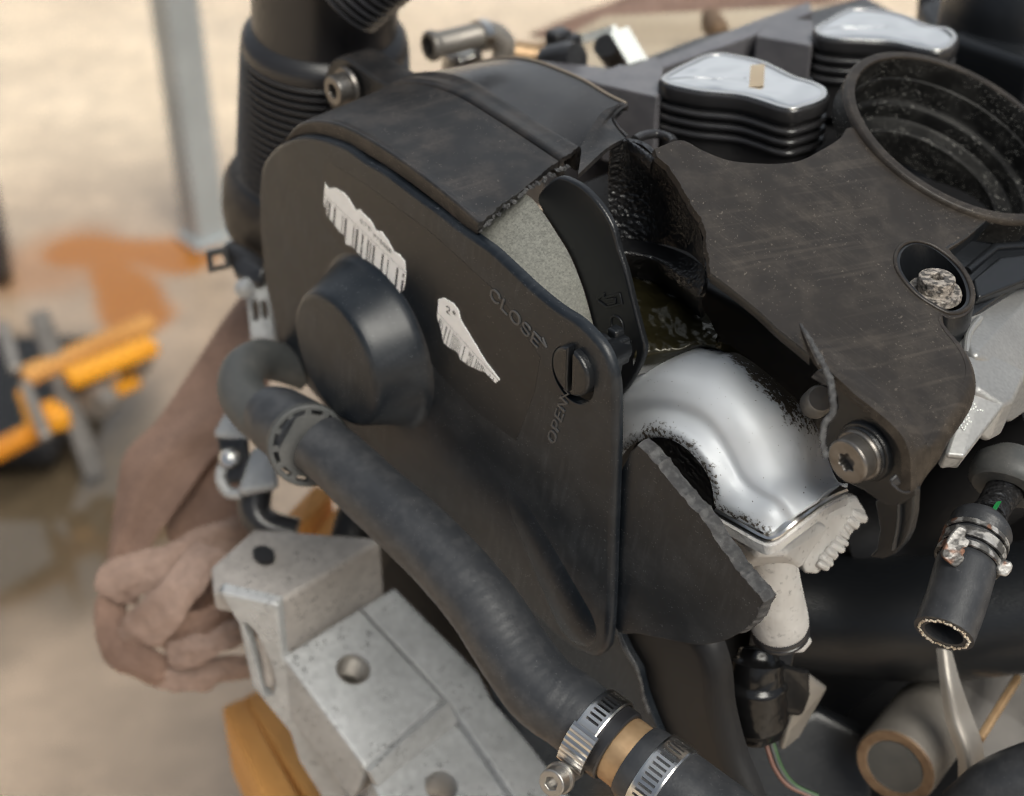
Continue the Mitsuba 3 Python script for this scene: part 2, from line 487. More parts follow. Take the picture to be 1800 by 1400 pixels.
mat('oily_metal', tex(oil_metal), 0.24, 0.3, 0.5, lambda p, n, uv: fbm(p.x * 160, p.y * 160, p.z * 160, 3), 0.0012)
mat('copper_wire', (0.17, 0.09, 0.07), 0.45, 0.1, 0.5)
mat('green_plastic', (0.012, 0.19, 0.05), 0.4, 0, 0.5)
mat('green_wire', (0.035, 0.08, 0.03), 0.45, 0, 0.5)
mat('white_fibre', tex(lambda p, n, uv: mix((0.35, 0.25, 0.15), (0.75, 0.70, 0.6), noise(p.x * 700, p.y * 700, p.z * 700))), 0.8)
mat('mark_white', (0.8, 0.83, 0.8), 0.5)
mat('ink', (0.02, 0.02, 0.022), 0.6)
mat('strap_web', tex(lambda p, n, uv: mix((0.085, 0.050, 0.037), (0.32, 0.205, 0.155), fbm(p.x * 26, p.y * 26, p.z * 26, 4)) * (0.85 + 0.3 * noise(p.x * 600, p.y * 600, p.z * 600))), 0.75, 0, 0.3,
    lambda p, n, uv: dr.sin(uv.y * 900) * 0.5 + noise(p.x * 500, p.y * 500, p.z * 500), 0.0003, sheen=0.4)
mat('strap_pale', tex(lambda p, n, uv: mix((0.13, 0.082, 0.064), (0.42, 0.30, 0.245), fbm(p.x * 26, p.y * 26, p.z * 26, 4)) * (0.85 + 0.3 * noise(p.x * 600, p.y * 600, p.z * 600))), 0.75, 0, 0.3,
    lambda p, n, uv: dr.sin(uv.y * 900) * 0.5 + noise(p.x * 500, p.y * 500, p.z * 500), 0.0003, sheen=0.4)
mat('yellow_paint', tex(lambda p, n, uv: mix((0.78, 0.33, 0.015), (0.55, 0.2, 0.01), smoothstep(0.5, 0.7, fbm(p.x * 9, p.y * 9, p.z * 9, 3)))), 0.4)
mat('galvanised', tex(lambda p, n, uv: mix((0.30, 0.33, 0.34), (0.43, 0.46, 0.47), fbm(p.x * 12, p.y * 12, p.z * 12, 3))), 0.45, 0.35, 0.5)
mat('beam_wood', tex(lambda p, n, uv: mix((0.40, 0.17, 0.035), (0.66, 0.34, 0.10), fbm(p.x * 12, p.y * 12, p.z * 90, 3))), 0.65)
mat('old_board', tex(lambda p, n, uv: mix((0.30, 0.23, 0.15), (0.50, 0.42, 0.31), fbm(p.x * 8, p.y * 30, p.z * 8, 3))), 0.6)
mat('lilac_plastic', plastic((0.085, 0.083, 0.092), (0.19, 0.18, 0.185), 0.3, 60), 0.3, 0, 0.9)


STAIN = [[float(k) for k in PW(u, v, 0)] for u, v in ((130, 442), (322, 446), (196, 462), (252, 556), (60, 480))]


def floor_fn(p, n, uv):
    a = fbm(p.x * 1.1, p.y * 3.2, 0.0, 4)
    c = mix((0.52, 0.41, 0.29), (0.80, 0.64, 0.455), a)
    c = c * (0.88 + 0.24 * fbm(p.x * 7, p.y * 16, 2.0, 3))
    # dimmer light on the near floor, put into its colour, with an uneven border
    near_dim = smoothstep(2.6, 1.3, dr.sqrt(dr.square(p.x - 0.1) + dr.square(p.y - 0.9)) + 1.0 * (fbm(p.x * 1.7, p.y * 1.7, 5.0, 3) - 0.5))
    c = c * mix((1.0, 1.0, 1.0), (0.56, 0.53, 0.535), near_dim)
    c = c * (0.82 + 0.36 * fbm(p.x * 26, p.y * 26, 3.0, 3))
    # rusty brown stain, a curved run of dried water from the pallet truck
    def run(a, b, w):
        ax, ay, bx, by = a[0], a[1], b[0] - a[0], b[1] - a[1]
        t = dr.clip(((p.x - ax) * bx + (p.y - ay) * by) / (bx * bx + by * by), 0, 1)
        d = dr.sqrt(dr.square(p.x - ax - bx * t) + dr.square(p.y - ay - by * t))
        return smoothstep(w, w * 0.35, d + 0.10 * (fbm(p.x * 6, p.y * 6, 4.0, 3) - 0.5))
    st = run(STAIN[0], STAIN[1], 0.085)
    st = dr.maximum(st, run(STAIN[2], STAIN[3], 0.06))
    st = dr.maximum(st, 0.5 * run(STAIN[0], STAIN[4], 0.14))
    c = mix(c, (0.34, 0.115, 0.004), 0.95 * st)
    return mix(c, (0.075, 0.056, 0.032), 0.88 * puddle(p))


def puddle(p):
    ox, oy = p.x + 0.80, p.y - 1.66
    return smoothstep(0.40, 0.24, dr.sqrt(ox * ox * 0.6 + oy * oy * 0.9) + 0.26 * (fbm(p.x * 4, p.y * 4, 1.0, 3) - 0.5))


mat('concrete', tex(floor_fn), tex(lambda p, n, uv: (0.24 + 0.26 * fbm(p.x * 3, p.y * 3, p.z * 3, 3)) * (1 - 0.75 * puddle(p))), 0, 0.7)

LAB_D = None


def label_fn(x0, dx, lines, seed):
    """White label print: a row of bars under a rule, by place along (x0, dx: world) and height."""
    def f(p, n, uv):
        k = dr.floor(uv.x * lines)
        r = cell_rand(k, seed)
        t = uv.x * lines - k
        bar = dr.select((t < 0.25 + 0.5 * cell_rand(k, seed + 9)) & (r > 0.36), 1.0, 0.0)
        bar = bar * dr.select(uv.y < -0.0012, 1.0, 0.0)
        rule = dr.select(dr.abs(uv.y - 0.0004) < 0.00022, 1.0, 0.0)
        w = 0.78 + 0.1 * fbm(p.x * 500, p.y * 500, p.z * 500, 2)
        return mix(mi.Color3f(w, w, w), (0.03, 0.03, 0.035), dr.maximum(bar, rule * 0.7) * smoothstep(0.10, 0.30, fbm(p.x * 260, p.y * 260, p.z * 260, 2)))
    return tex(f)


mat('label_print', label_fn(0, 0, 26.0, 3), 0.55)
mat('label_print_small', label_fn(0, 0, 24.0, 8), 0.55)
mat('label_glue', plastic((0.003, 0.0050, 0.0080), (0.055, 0.06, 0.068), 0.06), 0.32, 0, 0.5)

# ------------------------------------------------------------------ the setting: workshop floor
g = trimesh.creation.box((40, 40, 0.2))
g.apply_translation((0, 8, -0.1))
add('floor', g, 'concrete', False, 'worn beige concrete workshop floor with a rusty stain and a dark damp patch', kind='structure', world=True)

# galvanised steel post standing on the floor behind the engine
ft = PW(362, 418, 0.0)
q = np.array([1, 0, 0.0])
rot45 = np.array([[math.cos(0.72), math.sin(0.72), 0], [-math.sin(0.72), math.cos(0.72), 0], [0, 0, 1]])
add('steel_post__upright', box(ft + [0, 0, 0.62], (0.062, 0.062, 1.23), rot45, 0.006), 'galvanised', 30, world=True)
add('steel_post__base_plate', box(ft + [0.0, -0.01, 0.006], (0.075, 0.075, 0.012), rot45, 0.003), 'galvanised', 30, world=True)
note('steel_post', 'out-of-focus galvanised square steel post standing upright on the floor', 'post')

# yellow pallet truck on the floor, far out of focus
z1 = 0.10


def bar_between(a, b, w, h, r=0.006):
    a, b = np.asarray(a), np.asarray(b)
    d = (b - a) / np.linalg.norm(b - a)
    s = np.cross([0, 0, 1.0], d)
    s /= np.linalg.norm(s)
    u = np.cross(d, s)
    return box((a + b) / 2, (np.linalg.norm(b - a), w, h), np.array([d, s, u]), r)


add('pallet_truck__fork', bar_between(PW(118, 668, 0.16), PW(272, 606, 0.16), 0.032, 0.022), 'yellow_paint', 30, world=True)
add('pallet_truck__fork', bar_between(PW(40, 664, 0.16), PW(268, 566, 0.16), 0.030, 0.022), 'beam_wood', 30, 'dull ochre fork', world=True)  # takes a duller, browner colour than the other forks
add('pallet_truck__fork', bar_between(PW(132, 718, 0.10), PW(244, 666, 0.10), 0.022, 0.02), 'yellow_paint', 30, world=True)
add('pallet_truck__fork', bar_between(PW(-70, 826, 0.12), PW(74, 752, 0.12), 0.030, 0.02), 'yellow_paint', 30, world=True)
add('pallet_truck__crosspiece', bar_between(PW(42, 690, 0.13), PW(68, 764, 0.13), 0.022, 0.02), 'yellow_paint', 30, world=True)
add('pallet_truck__crosspiece', bar_between(PW(92, 715, 0.10), PW(104, 745, 0.10), 0.034, 0.03), 'yellow_paint', 30, world=True)
add('pallet_truck__strut', bar_between(PW(66, 548, 0.22), PW(168, 842, 0.02), 0.030, 0.016), 'dull_grey', 30, 'grey strut', world=True)
add('pallet_truck__strut', bar_between(PW(42, 672, 0.18), PW(82, 772, 0.15), 0.016, 0.014), 'worn_steel', 30, 'pale strut', world=True)
add('pallet_truck__strut', bar_between(PW(4, 570, 0.18), PW(28, 652, 0.18), 0.018, 0.014), 'worn_steel', 30, 'pale strut', world=True)
for (u, v) in ((150, 682), (225, 650), (165, 715)):
    add('pallet_truck__roller', lathe(PW(u, v, 0.12), (0.4, 1, 0), [(0, 0), (0.022, 0), (0.022, 0.03), (0, 0.03)], 20), 'worn_steel', 30, world=True)
add('pallet_truck__chassis', box(PW(20, 700, 0.05), (0.20, 0.30, 0.03), None, 0.01), 'plastic_deep', 30, world=True)
add('pallet_truck__wheel', lathe(PW(-60, 410, 0.09), (1, 0.3, 0), [(0, 0), (0.085, 0), (0.09, 0.01), (0.09, 0.05), (0.085, 0.06), (0, 0.06)], 32), 'rubber_dark', 30, world=True)
note('pallet_truck', 'blurred yellow pallet truck on the floor left of the engine', 'pallet truck')

# ------------------------------------------------------------------ the engine: block behind everything
note('car_engine', 'removed car engine with a broken black timing cover, ignition coils and a cast mounting bracket', 'engine')
EN = 'car_engine__'
blk = cat(box((-0.07, 0.30, -0.24), (0.17, 0.42, 0.40), None, 0.006), box((-0.04, 0.31, -0.03), (0.19, 0.42, 0.05), None, 0.004), box((0.10, 0.42, -0.36), (0.40, 0.16, 0.55), None, 0.006), box((0.10, 0.28, -0.47), (0.44, 0.50, 0.24), None, 0.006))
add(EN + 'engine_block', blk, 'plastic_deep', 30)

# ---- timing cover: front plate with rounded rim
TC = EN + 'timing_cover'
F0 = PY(0.0)
face_px = [(454, 336), (459, 292), (469, 275), (484, 259), (501, 247), (531, 238), (558, 240), (585, 248), (612, 260), (642, 282), (672, 299), (706, 324), (736, 347), (770, 371), (803, 398),
           (830, 416), (848, 429), (862, 439), (901, 475), (941, 512), (981, 544), (1015, 566), (1040, 590), (1060, 615), (1072, 643), (1079, 673), (1081, 705), (1081, 780), (1079, 850), (1077, 915), (1075, 980),
           (1073, 1050), (1070, 1105), (1066, 1138), (1056, 1152), (1046, 1157), (1015, 1146), (981, 1123), (951, 1095), (860, 1010), (760, 915), (670, 825), (590, 740), (530, 672), (512, 650), (495, 610), (480, 560), (465, 500), (458, 440), (455, 390)]
fo = curve(F0.px(face_px), 260, True)
sc = F0.px([(1003, 656)])[0]
hole = circle(sc + [0.0012, -0.0005], 0.0128, 56)
face = slab(F0, fo, 0.0045, 0.0032, [hole], 7)
# raised tongue near the foot of the plate
tg0, tg1 = F0.p3(F0.px([(880, 830)]))[0], F0.p3(F0.px([(1034, 1138)]))[0]
tdir = (tg1 - tg0)
tl = np.linalg.norm(tdir)
tdir /= tl
ts = np.cross(tdir, [0, -1, 0])
tong = []
for s in np.linspace(0, 1, 40):
    w = 0.007 + 0.0115 * s ** 0.8
    e = math.sqrt(max(0.0, 1 - max(0, (s - 0.80) / 0.20) ** 2))
    hgt = 0.0036 * s ** 1.3 * e + 1e-4
    tong.append([tg0 + tdir * tl * s + ts * (w * e * math.cos(a)) + np.array([0, 0.0002 - hgt * (0.5 - 0.5 * math.cos(2 * a)), 0]) for a in np.linspace(0, math.pi, 32)])
tong = np.array(tong)
tong = trimesh.Trimesh(tong.reshape(-1, 3), grid_faces(*tong.shape[:2]), process=False)
# boss: a blunt cone over the pulley
bq = PY(-.026)
bc = bq.p3(bq.px([(586, 634)]))[0] + [0, .026, 0]
boss = lathe(bc, (0, -1, 0), [(0.0478, -0.0003), (0.0458, 0.0004), (0.0440, 0.0018), (0.0427, 0.0044), (0.0365, 0.0205), (0.0356, 0.0232), (0.0342, 0.0250), (0.0315, 0.0260), (0.012, 0.0263), (0, 0.0263)], 96)
add(TC, cat(face, tong), 'plastic_face', 40, 'black plastic timing cover, its upper right part broken away')
add(TC + '__pulley_boss', boss, 'plastic_face', 40)

# quarter-turn screw in the cover
S0 = PY(-0.004)
s2 = S0.px([(1000, 655)])[0]
r = 0.0112
slot = 0.0016
gap = []
left = [(s2[0] + r * math.cos(a), s2[1] + r * math.sin(a)) for a in np.linspace(math.asin(slot / r), math.pi - math.asin(slot / r), 40)]
a0 = 0.0
half = np.array(left) - s2
rotm = lambda p, a: np.c_[p[:, 0] * math.cos(a) - p[:, 1] * math.sin(a), p[:, 0] * math.sin(a) + p[:, 1] * math.cos(a)]
ang = math.radians(90)
scr = cat(slab(S0, s2 + rotm(half, ang), 0.006, 0.0018), slab(S0, s2 + rotm(half, ang + math.pi), 0.006, 0.0018), slab(PY(0.0), S0.px([(1000, 655)])[0] * 0 + circle(PY(0).px([(1001, 655)])[0], 0.0108, 40), 0.02, 0.0005))
add(TC + '__fastener', scr, 'plastic_edge', 40, 'slotted plastic quarter-turn screw')
# its lug shows behind the rim
lug = cat(tube([P(1050, 640, .612), P(1088, 612, .630)], 0.0062, 20), box(P(1082, 592, .627), (0.006, 0.006, 0.009), None, 0.0015), box(P(1086, 618, .627), (0.006, 0.010, 0.013), None, 0.0015))
add(TC + '__fastener_lug', lug, 'plastic_edge', 40)

# lettering moulded into the cover
let = cat(words(F0, 'CLOSE', (861, 521), (946, 612), 0.0062, 0.0, 0.0007), words(F0, 'OPEN', (975, 783), (999, 708), 0.0048, 0.0, 0.0007))
ar = F0.px([(949, 598), (962, 610), (944, 606)])


def stroke2(pl, px, w, h, t=0.0007):
    q = pl.px(px)
    out = []
    for a, b in zip(q[:-1], q[1:]):
        d = (b - a) / np.linalg.norm(b - a)
        s = np.array([-d[1], d[0]]) * w / 2
        out.append(slab(pl, np.array([a - s - d * w * .3, b - s + d * w * .3, b + s + d * w * .3, a + s - d * w * .3]), t, min(w * .3, t * .8), lift=h))
    return cat(*out)


let = cat(let, stroke2(F0, [(947, 592), (961, 610), (955, 594)], 0.0008, 0.0007), stroke2(F0, [(986, 700), (1001, 692), (993, 684)], 0.0008, 0.0007))
add(TC + '__lettering', let, 'letter_glint', False, 'raised lettering CLOSE and OPEN with arrows')

# glue patch and torn barcode labels
gl = F0.px([(571, 280), (640, 322), (760, 410), (880, 520), (950, 628), (940, 690), (908, 775), (840, 726), (770, 655), (690, 540), (610, 445), (565, 392)])
gp = slab(F0, dense(gl, 0.002, True), 0.0002, 0.0, lift=0.00015)
add(TC + '__glue_patch', gp, 'label_glue', False, 'dark glossy patch left by a peeled label')


def label_mesh(px, rule0, rule1, seed):
    o = jag(F0.px(px), 0.00035, 0.0009, seed, True)
    m = slab(F0, o, 0.0003, 0.0, lift=0.0006)
    a, b = F0.px([rule0, rule1])
    d = (b - a) / np.linalg.norm(b - a)
    q = m.vertices - F0.o
    q = np.stack([q @ F0.a, q @ F0.b], 1) - a
    uv = np.stack([q @ d / np.linalg.norm(b - a), q @ np.array([-d[1], d[0]])], 1)
    return m, uv


l1 = [(573, 322), (579, 331), (593, 331), (607, 340), (616, 351), (626, 368), (633, 368), (644, 378), (656, 391), (661, 404), (673, 408), (684, 423), (694, 443), (704, 447), (713, 460), (715, 486), (711, 509), (701, 519), (690, 514), (679, 500), (664, 486), (653, 469),
      (636, 450), (621, 433), (610, 429), (607, 414), (596, 404), (587, 391), (577, 380), (571, 357)]
l2 = [(773, 524), (784, 524), (799, 533), (808, 546), (811, 560), (820, 577), (836, 603), (853, 631), (881, 668), (873, 673), (853, 653), (841, 650), (824, 641), (811, 631), (807, 620), (790, 609), (780, 600), (778, 583), (770, 557)]
for px, r0, r1, sd, mt, lab in ((l1, (580, 350), (710, 476), 4, 'label_print', 'long torn white barcode label'), (l2, (776, 556), (846, 634), 6, 'label_print_small', 'short torn white barcode label')):
    m, uv = label_mesh(px, r0, r1, sd)
    k = TC + '__barcode_label' + ('' if sd == 4 else '_001')
    scene[k] = mikit.ply(trimesh.Trimesh(W(m.vertices), m.faces, process=False), mt, smooth=False, uv=uv)
    note(k, lab)
for txt, p0, p1, hh in (('2*', (786, 548), (803, 561), .0040), ('475', (634, 388), (654, 407), .0022), ('9750SE', (658, 415), (690, 446), .0022)):
    add(TC + '__label_print', words(F0, txt, p0, p1, hh, 0.0007, 0.0001), 'ink', False)

# ---- the arched shell over the belt: swept along the crank axis, its right end broken off
def arch_pts(pl, px, n):
    return pl.p3(pl.px(curve(np.array(px, float), n)))


fr = [(492, 300), (494, 262), (508, 243), (532, 226), (566, 226), (600, 236), (650, 262), (720, 309), (780, 352), (838, 398)]
A0 = PY(0.003)
A1 = PY(0.058)
top0 = [(500, 262), (510, 236), (528, 219), (560, 213), (600, 221), (650, 246), (720, 292), (780, 338), (843, 392)]
gsh = [(640, 205), (650, 180), (668, 160), (700, 148), (751, 151), (801, 168), (868, 208), (935, 252), (981, 283)]
sh = skin([A0.p3(A0.px([(x - 3, y + 26) for x, y in top0])), PY(0.001).p3(PY(0.001).px(top0)), PY(0.006).p3(PY(0.006).px([(x + 8, y - 6) for x, y in top0])),
           [a * (1 - .5) + b * .5 for a, b in zip(curve(PY(0.006).p3(PY(0.006).px([(x + 8, y - 6) for x, y in top0])), 60), curve(A1.p3(A1.px(gsh)), 60))], A1.p3(A1.px(gsh))], 120, 60)


def ragged(G, amp, seed, side=-1):
    """Wears the last column of a grid to an uneven edge."""
    r = np.random.default_rng(seed)
    n = G.shape[0]
    d = (meshkit.fbm(np.c_[np.arange(n) * 0.31, np.zeros((n, 2))], 3, seed) - 0.5) * 2 * amp + r.uniform(-.3, .3, n) * amp
    t = G[:, side] - G[:, -2 if side == -1 else 1]
    t /= np.linalg.norm(t, axis=1, keepdims=True)
    G[:, side] = G[:, side] + t * d[:, None]
    return G


shell = sheet(ragged(sh, 0.0012, 3), 0.0028, (0, -.3, 1))
# the ridge flange behind the groove
ga, gb = PY(0.059), PY(0.0735)
rid0 = ga.p3(ga.px([(648, 176), (668, 157), (700, 143), (751, 146), (801, 162), (868, 201), (935, 244), (986, 279)]))
rid1 = gb.p3(gb.px([(664, 168), (679, 150), (706, 139), (736, 127), (770, 125), (811, 133), (851, 151), (888, 175), (935, 205), (969, 226), (1021, 257)]))
lowr = rid0 + [0, 0, -0.010]
rg = skin([lowr, rid0 + [0, 0, -0.0008], rid0 + [0, 0.0012, 0.0004], curve(rid0, 60) * .5 + curve(rid1, 60) * .5, rid1 + [0, -0.0012, 0.0], rid1 + [0, 0, -0.001], rid1 + [0, 0.0, -0.012]], 110, 40)
ridge = sheet(ragged(rg, 0.0008, 8), 0.0024, (0, -.3, 1))
add(TC + '__belt_arch', cat(shell, ridge), 'plastic_arch', 45, 'arched plastic hood with a jagged broken end')
# torn edge lumps at the broken end
r = np.random.default_rng(12)
lumps = []
for a, b, k in (((843, 408), (925, 338), 14), ((925, 338), (1000, 292), 14)):
    for i in range(k):
        s = (i + r.uniform(0, .8)) / k
        e0 = P(a[0] + (b[0] - a[0]) * s, a[1] + (b[1] - a[1]) * s + r.uniform(-6, 1), 0.638 + .02 * (a[0] + (b[0] - a[0]) * s - 843) / 157)
        m = trimesh.creation.icosphere(subdivisions=1, radius=0.0011)
        m.vertices = m.vertices * r.uniform(.5, 1.2, 3) + e0 + r.uniform(-1, 1, m.vertices.shape) * .0004
        lumps.append(m)
add(TC + '__torn_rim', cat(*lumps), 'plastic_torn', False)

# ear with bolt on the shell's back flange
E1 = PY(0.066)
ear = slab(E1, curve(E1.px([(572, 128), (578, 112), (590, 102), (606, 102), (630, 118), (660, 138), (684, 152), (670, 166), (640, 176), (618, 188), (596, 198), (580, 190), (570, 160)]), 90, True), 0.02, 0.002)
add(TC + '__bolt_ear', ear, 'plastic_arch', 40)


def hex_bolt(o, axis, rh, hh, rw, hw, socket='hex', n=48):
    """Socket-head bolt with its washer: (washer, head, socket floor)."""
    axis = np.asarray(axis, float) / np.linalg.norm(axis)
    pl = Plane(axis, axis @ (np.asarray(o) + axis * (hw + hh)), (0, 0, 1) if abs(axis[2]) < .9 else (1, 0, 0))
    c = np.array([(np.asarray(o) - pl.o) @ pl.a, (np.asarray(o) - pl.o) @ pl.b])
    h2 = circle(c, rh * .5, 6) if socket == 'hex' else star(c, rh * .42, rh * .30, 6, 60)
    head = slab(pl, circle(c, rh, 56), hh, rh * .14, [dense(h2, rh * .12, True)], 5)
    floor = lathe(np.asarray(o) + axis * (hw + hh * .35), axis, [(0, 0), (rh * .6, 0), (rh * .6, hh * .05), (0, hh * .05)], 24)
    wash = lathe(o, axis, [(0.001, 0), (rw, 0), (rw, hw * .6), (rw * .95, hw), (0.001, hw)], n)
    return wash, head, floor


o = PY(0.064).p3(PY(0.064).px([(612, 152)]))[0]
wa, hd, flr = hex_bolt(o, (0, -1, 0), 0.0082, 0.008, 0.0108, 0.0022)
add(EN + 'cover_bolt', cat(wa, hd, flr), 'steel_dark', 40, 'socket-head bolt in the ear of the timing cover')

# ---- second arch behind: glossy camshaft cover hood, end broken
B0, B1 = PY(0.076), PY(0.118)
b0 = B0.p3(B0.px([(690, 165), (706, 143), (736, 131), (770, 129), (811, 137), (851, 155), (888, 179), (935, 209), (969, 231), (1018, 290)]))
b1 = B1.p3(B1.px([(760, 175), (785, 141), (804, 128), (834, 114), (875, 104), (915, 104), (948, 111), (989, 126), (1029, 144), (1069, 168), (1100, 183), (1086, 196), (1075, 210), (1084, 226), (1099, 243)][:11]))
b1c = B1.p3(B1.px([(1100, 184)]))
# curl at the broken end: the sheet's end edge runs from the far top corner down to the torn corner
end = [(1018, 288), (1036, 281), (1069, 258), (1099, 243)]
bm = PY(0.10)
bsk = skin([b0, curve(b0, 60) * .5 + curve(b1, 60) * .5 + [0, 0, .001], b1], 110, 40)
hrim = tube(curve(b1 + [0, 0, .0004], 90), .0008, 8)
hood = sheet(ragged(bsk, 0.0006, 21), 0.0022, (0, 0, 1))
add(EN + 'rear_hood', hood, 'plastic_shiny', 45, 'smooth glossy black hood behind the timing cover')
curl = skin([P(1102, 183, .70) + np.zeros((1, 3)) + np.array([[0, 0, 0], [0, 0, -.003]]), np.array([P(1087, 192, .695), P(1090, 192, .70)]), np.array([P(1075, 208, .69), P(1079, 209, .695)]), np.array([P(1083, 225, .685), P(1088, 226, .69)]), np.array([P(1099, 243, .68), P(1102, 240, .685)])], 6, 24)
add(EN + 'rear_hood__rim_glint', hrim, 'rim_glint_tone', True, 'pale rim of the hood, edge light put into its colour')
add(EN + 'rear_hood__torn_edge', cat(sheet(skin([np.array([P(1101, 183, .70), P(1060, 196, .683), P(1021, 257, .665)]), np.array([P(1086, 192, .695), P(1062, 210, .68), P(1022, 262, .663)]), np.array([P(1075, 208, .688), P(1058, 225, .676), P(1022, 270, .66)]), np.array([P(1084, 226, .68), P(1058, 248, .67), P(1020, 282, .655)]), np.array([P(1099, 243, .674), P(1069, 259, .664), P(1016, 307, .645)])], 24, 24), 0.002, (0, -.4, 1)), sheet(curl, .001)), 'plastic_arch', 45)

# ---- timing belt: fabric back showing through the break
K0, K1 = PY(0.010), PY(0.036)
belt0 = [(800, 420), (834, 426), (864, 446), (900, 482), (940, 540), (985, 600), (1020, 660)]
belt1 = [(900, 338), (930, 345), (950, 368), (975, 405), (1001, 448), (1022, 499), (1035, 542), (1047, 593), (1052, 640)]
bs = skin([K0.p3(K0.px(belt0)), curve(K0.p3(K0.px(belt0)), 50) * .5 + curve(K1.p3(K1.px(belt1)), 50) * .5, K1.p3(K1.px(belt1))], 80, 20)
add(EN + 'timing_belt', sheet(bs, 0.003, (1, 0, 1)), 'belt_back', 40, 'grey fabric-backed timing belt seen through the break')

# ---- back plate behind the belt
Q0 = PY(0.037)
bp = [(944, 352), (956, 330), (980, 312), (1003, 318), (1028, 334), (1055, 364), (1075, 398), (1086, 438), (1099, 478), (1112, 532), (1126, 586), (1132, 612), (1125, 640), (1095, 690), (1060, 720), (1040, 690), (1030, 640), (1036, 570), (1022, 499), (1001, 448), (975, 405)]
plate = slab(Q0, curve(Q0.px(bp), 130, True), 0.0028, 0.0014)
add(EN + 'back_plate', plate, 'plastic_edge', 40, 'curved black plate edge beside the belt')
emb = cat(stroke2(Q0, [(1051, 527), (1063, 516), (1062, 524), (1090, 516), (1094, 534), (1068, 540)], 0.0010, 0.0008), stroke2(Q0, [(1068, 540), (1051, 527)], 0.0010, 0.0008), stroke2(Q0, [(1066, 527), (1082, 524), (1083, 532), (1070, 535)], 0.0008, 0.0008))
rc = Q0.px([(1085, 570)])[0]
emb = cat(emb, slab(Q0, circle(rc, 0.0043, 40), 0.001, 0.0004, [circle(rc, 0.0032, 40)], lift=0.0008), stroke2(Q0, [(1102, 601), (1110, 600)], 0.0012, 0.0008))
add(EN + 'back_plate__emblem', emb, 'plastic_edge', 30, 'moulded arrow and ring marks')

# ---- big brown-black engine cover
CP = Plane((0.4, 0.1, 1), 0.0645, (1, 0, 0))
EC = EN + 'engine_cover'
cx = lambda pts: CP.px(pts)


def fit_circle(q):
    s = np.linalg.lstsq(np.c_[2 * q, np.ones(len(q))], (q ** 2).sum(1), rcond=None)[0]
    return s[:2], math.sqrt(s[2] + s[:2] @ s[:2])


ring_c, ring_ri = fit_circle(cx([(1495, 188), (1495, 168), (1505, 144), (1529, 127), (1563, 116), (1603, 114), (1653, 119), (1704, 139), (1754, 171), (1502, 208), (1526, 242), (1556, 269), (1593, 299), (1636, 331), (1670, 352), (1704, 369), (1737, 378), (1771, 383)]))
ring_ro = ring_ri + 0.0052
well = curve(cx([(1576, 450), (1586, 434), (1606, 426), (1636, 432), (1670, 455), (1693, 481), (1705, 511), (1703, 534), (1688, 547), (1667, 549), (1640, 536), (1612, 517), (1589, 492), (1577, 471)]), 72, True)
torn = jag(cx([(1150, 262), (1155, 274), (1173, 290), (1196, 327), (1216, 361), (1233, 385), (1241, 405), (1242, 432), (1246, 458), (1249, 479)]), 0.0006, 0.0012, 5)
front = cx([(1249, 479), (1284, 505), (1334, 546), (1368, 578), (1401, 605), (1425, 625)])
tear = jag(cx([(1425, 625), (1418, 598), (1405, 570)]), 0.0004, 0.0012, 9)
lipA = curve(cx([(1405, 570), (1440, 592), (1479, 626), (1511, 648), (1559, 689), (1590, 720), (1609, 739), (1621, 761), (1629, 784)]), 40)
roll1 = [(1632, 784), (1655, 735), (1687, 690), (1699, 668), (1701, 648), (1694, 625), (1680, 603), (1663, 582), (1654, 566), (1655, 553)]
roll1c = curve(cx(roll1), 40)
wr = curve(cx([(1655, 553), (1668, 560), (1690, 557), (1707, 546), (1714, 530), (1713, 505), (1700, 477), (1683, 455), (1668, 440)]), 30)
back = cx([(1668, 438), (1700, 418), (1734, 388), (1771, 394)])
a1 = cx([(1771, 396)])[0] - ring_c
a2 = cx([(1488, 222)])[0] - ring_c
t1_, t2_ = math.atan2(a1[1], a1[0]), math.atan2(a2[1], a2[0])
if t2_ < t1_:
    t2_ += 2 * math.pi
arc_r = np.array([ring_c + ring_ro * np.array([math.cos(t), math.sin(t)]) for t in np.linspace(t1_, t2_, 80)])
rec = curve(cx([(1488, 226), (1480, 240), (1469, 249), (1442, 265), (1408, 282), (1368, 288), (1324, 287), (1277, 281), (1234, 264), (1200, 247), (1150, 262)]), 60)
out = np.vstack([torn[:-1], front[:-1], tear[:-1], lipA[:-1], roll1c[:-1], wr[:-1], back[:-1], arc_r, rec[:-1]])
top = slab(CP, out, 0.003, 0.0001, [well, circle(ring_c, ring_ri, 120)], 1, hole_r=.0001)
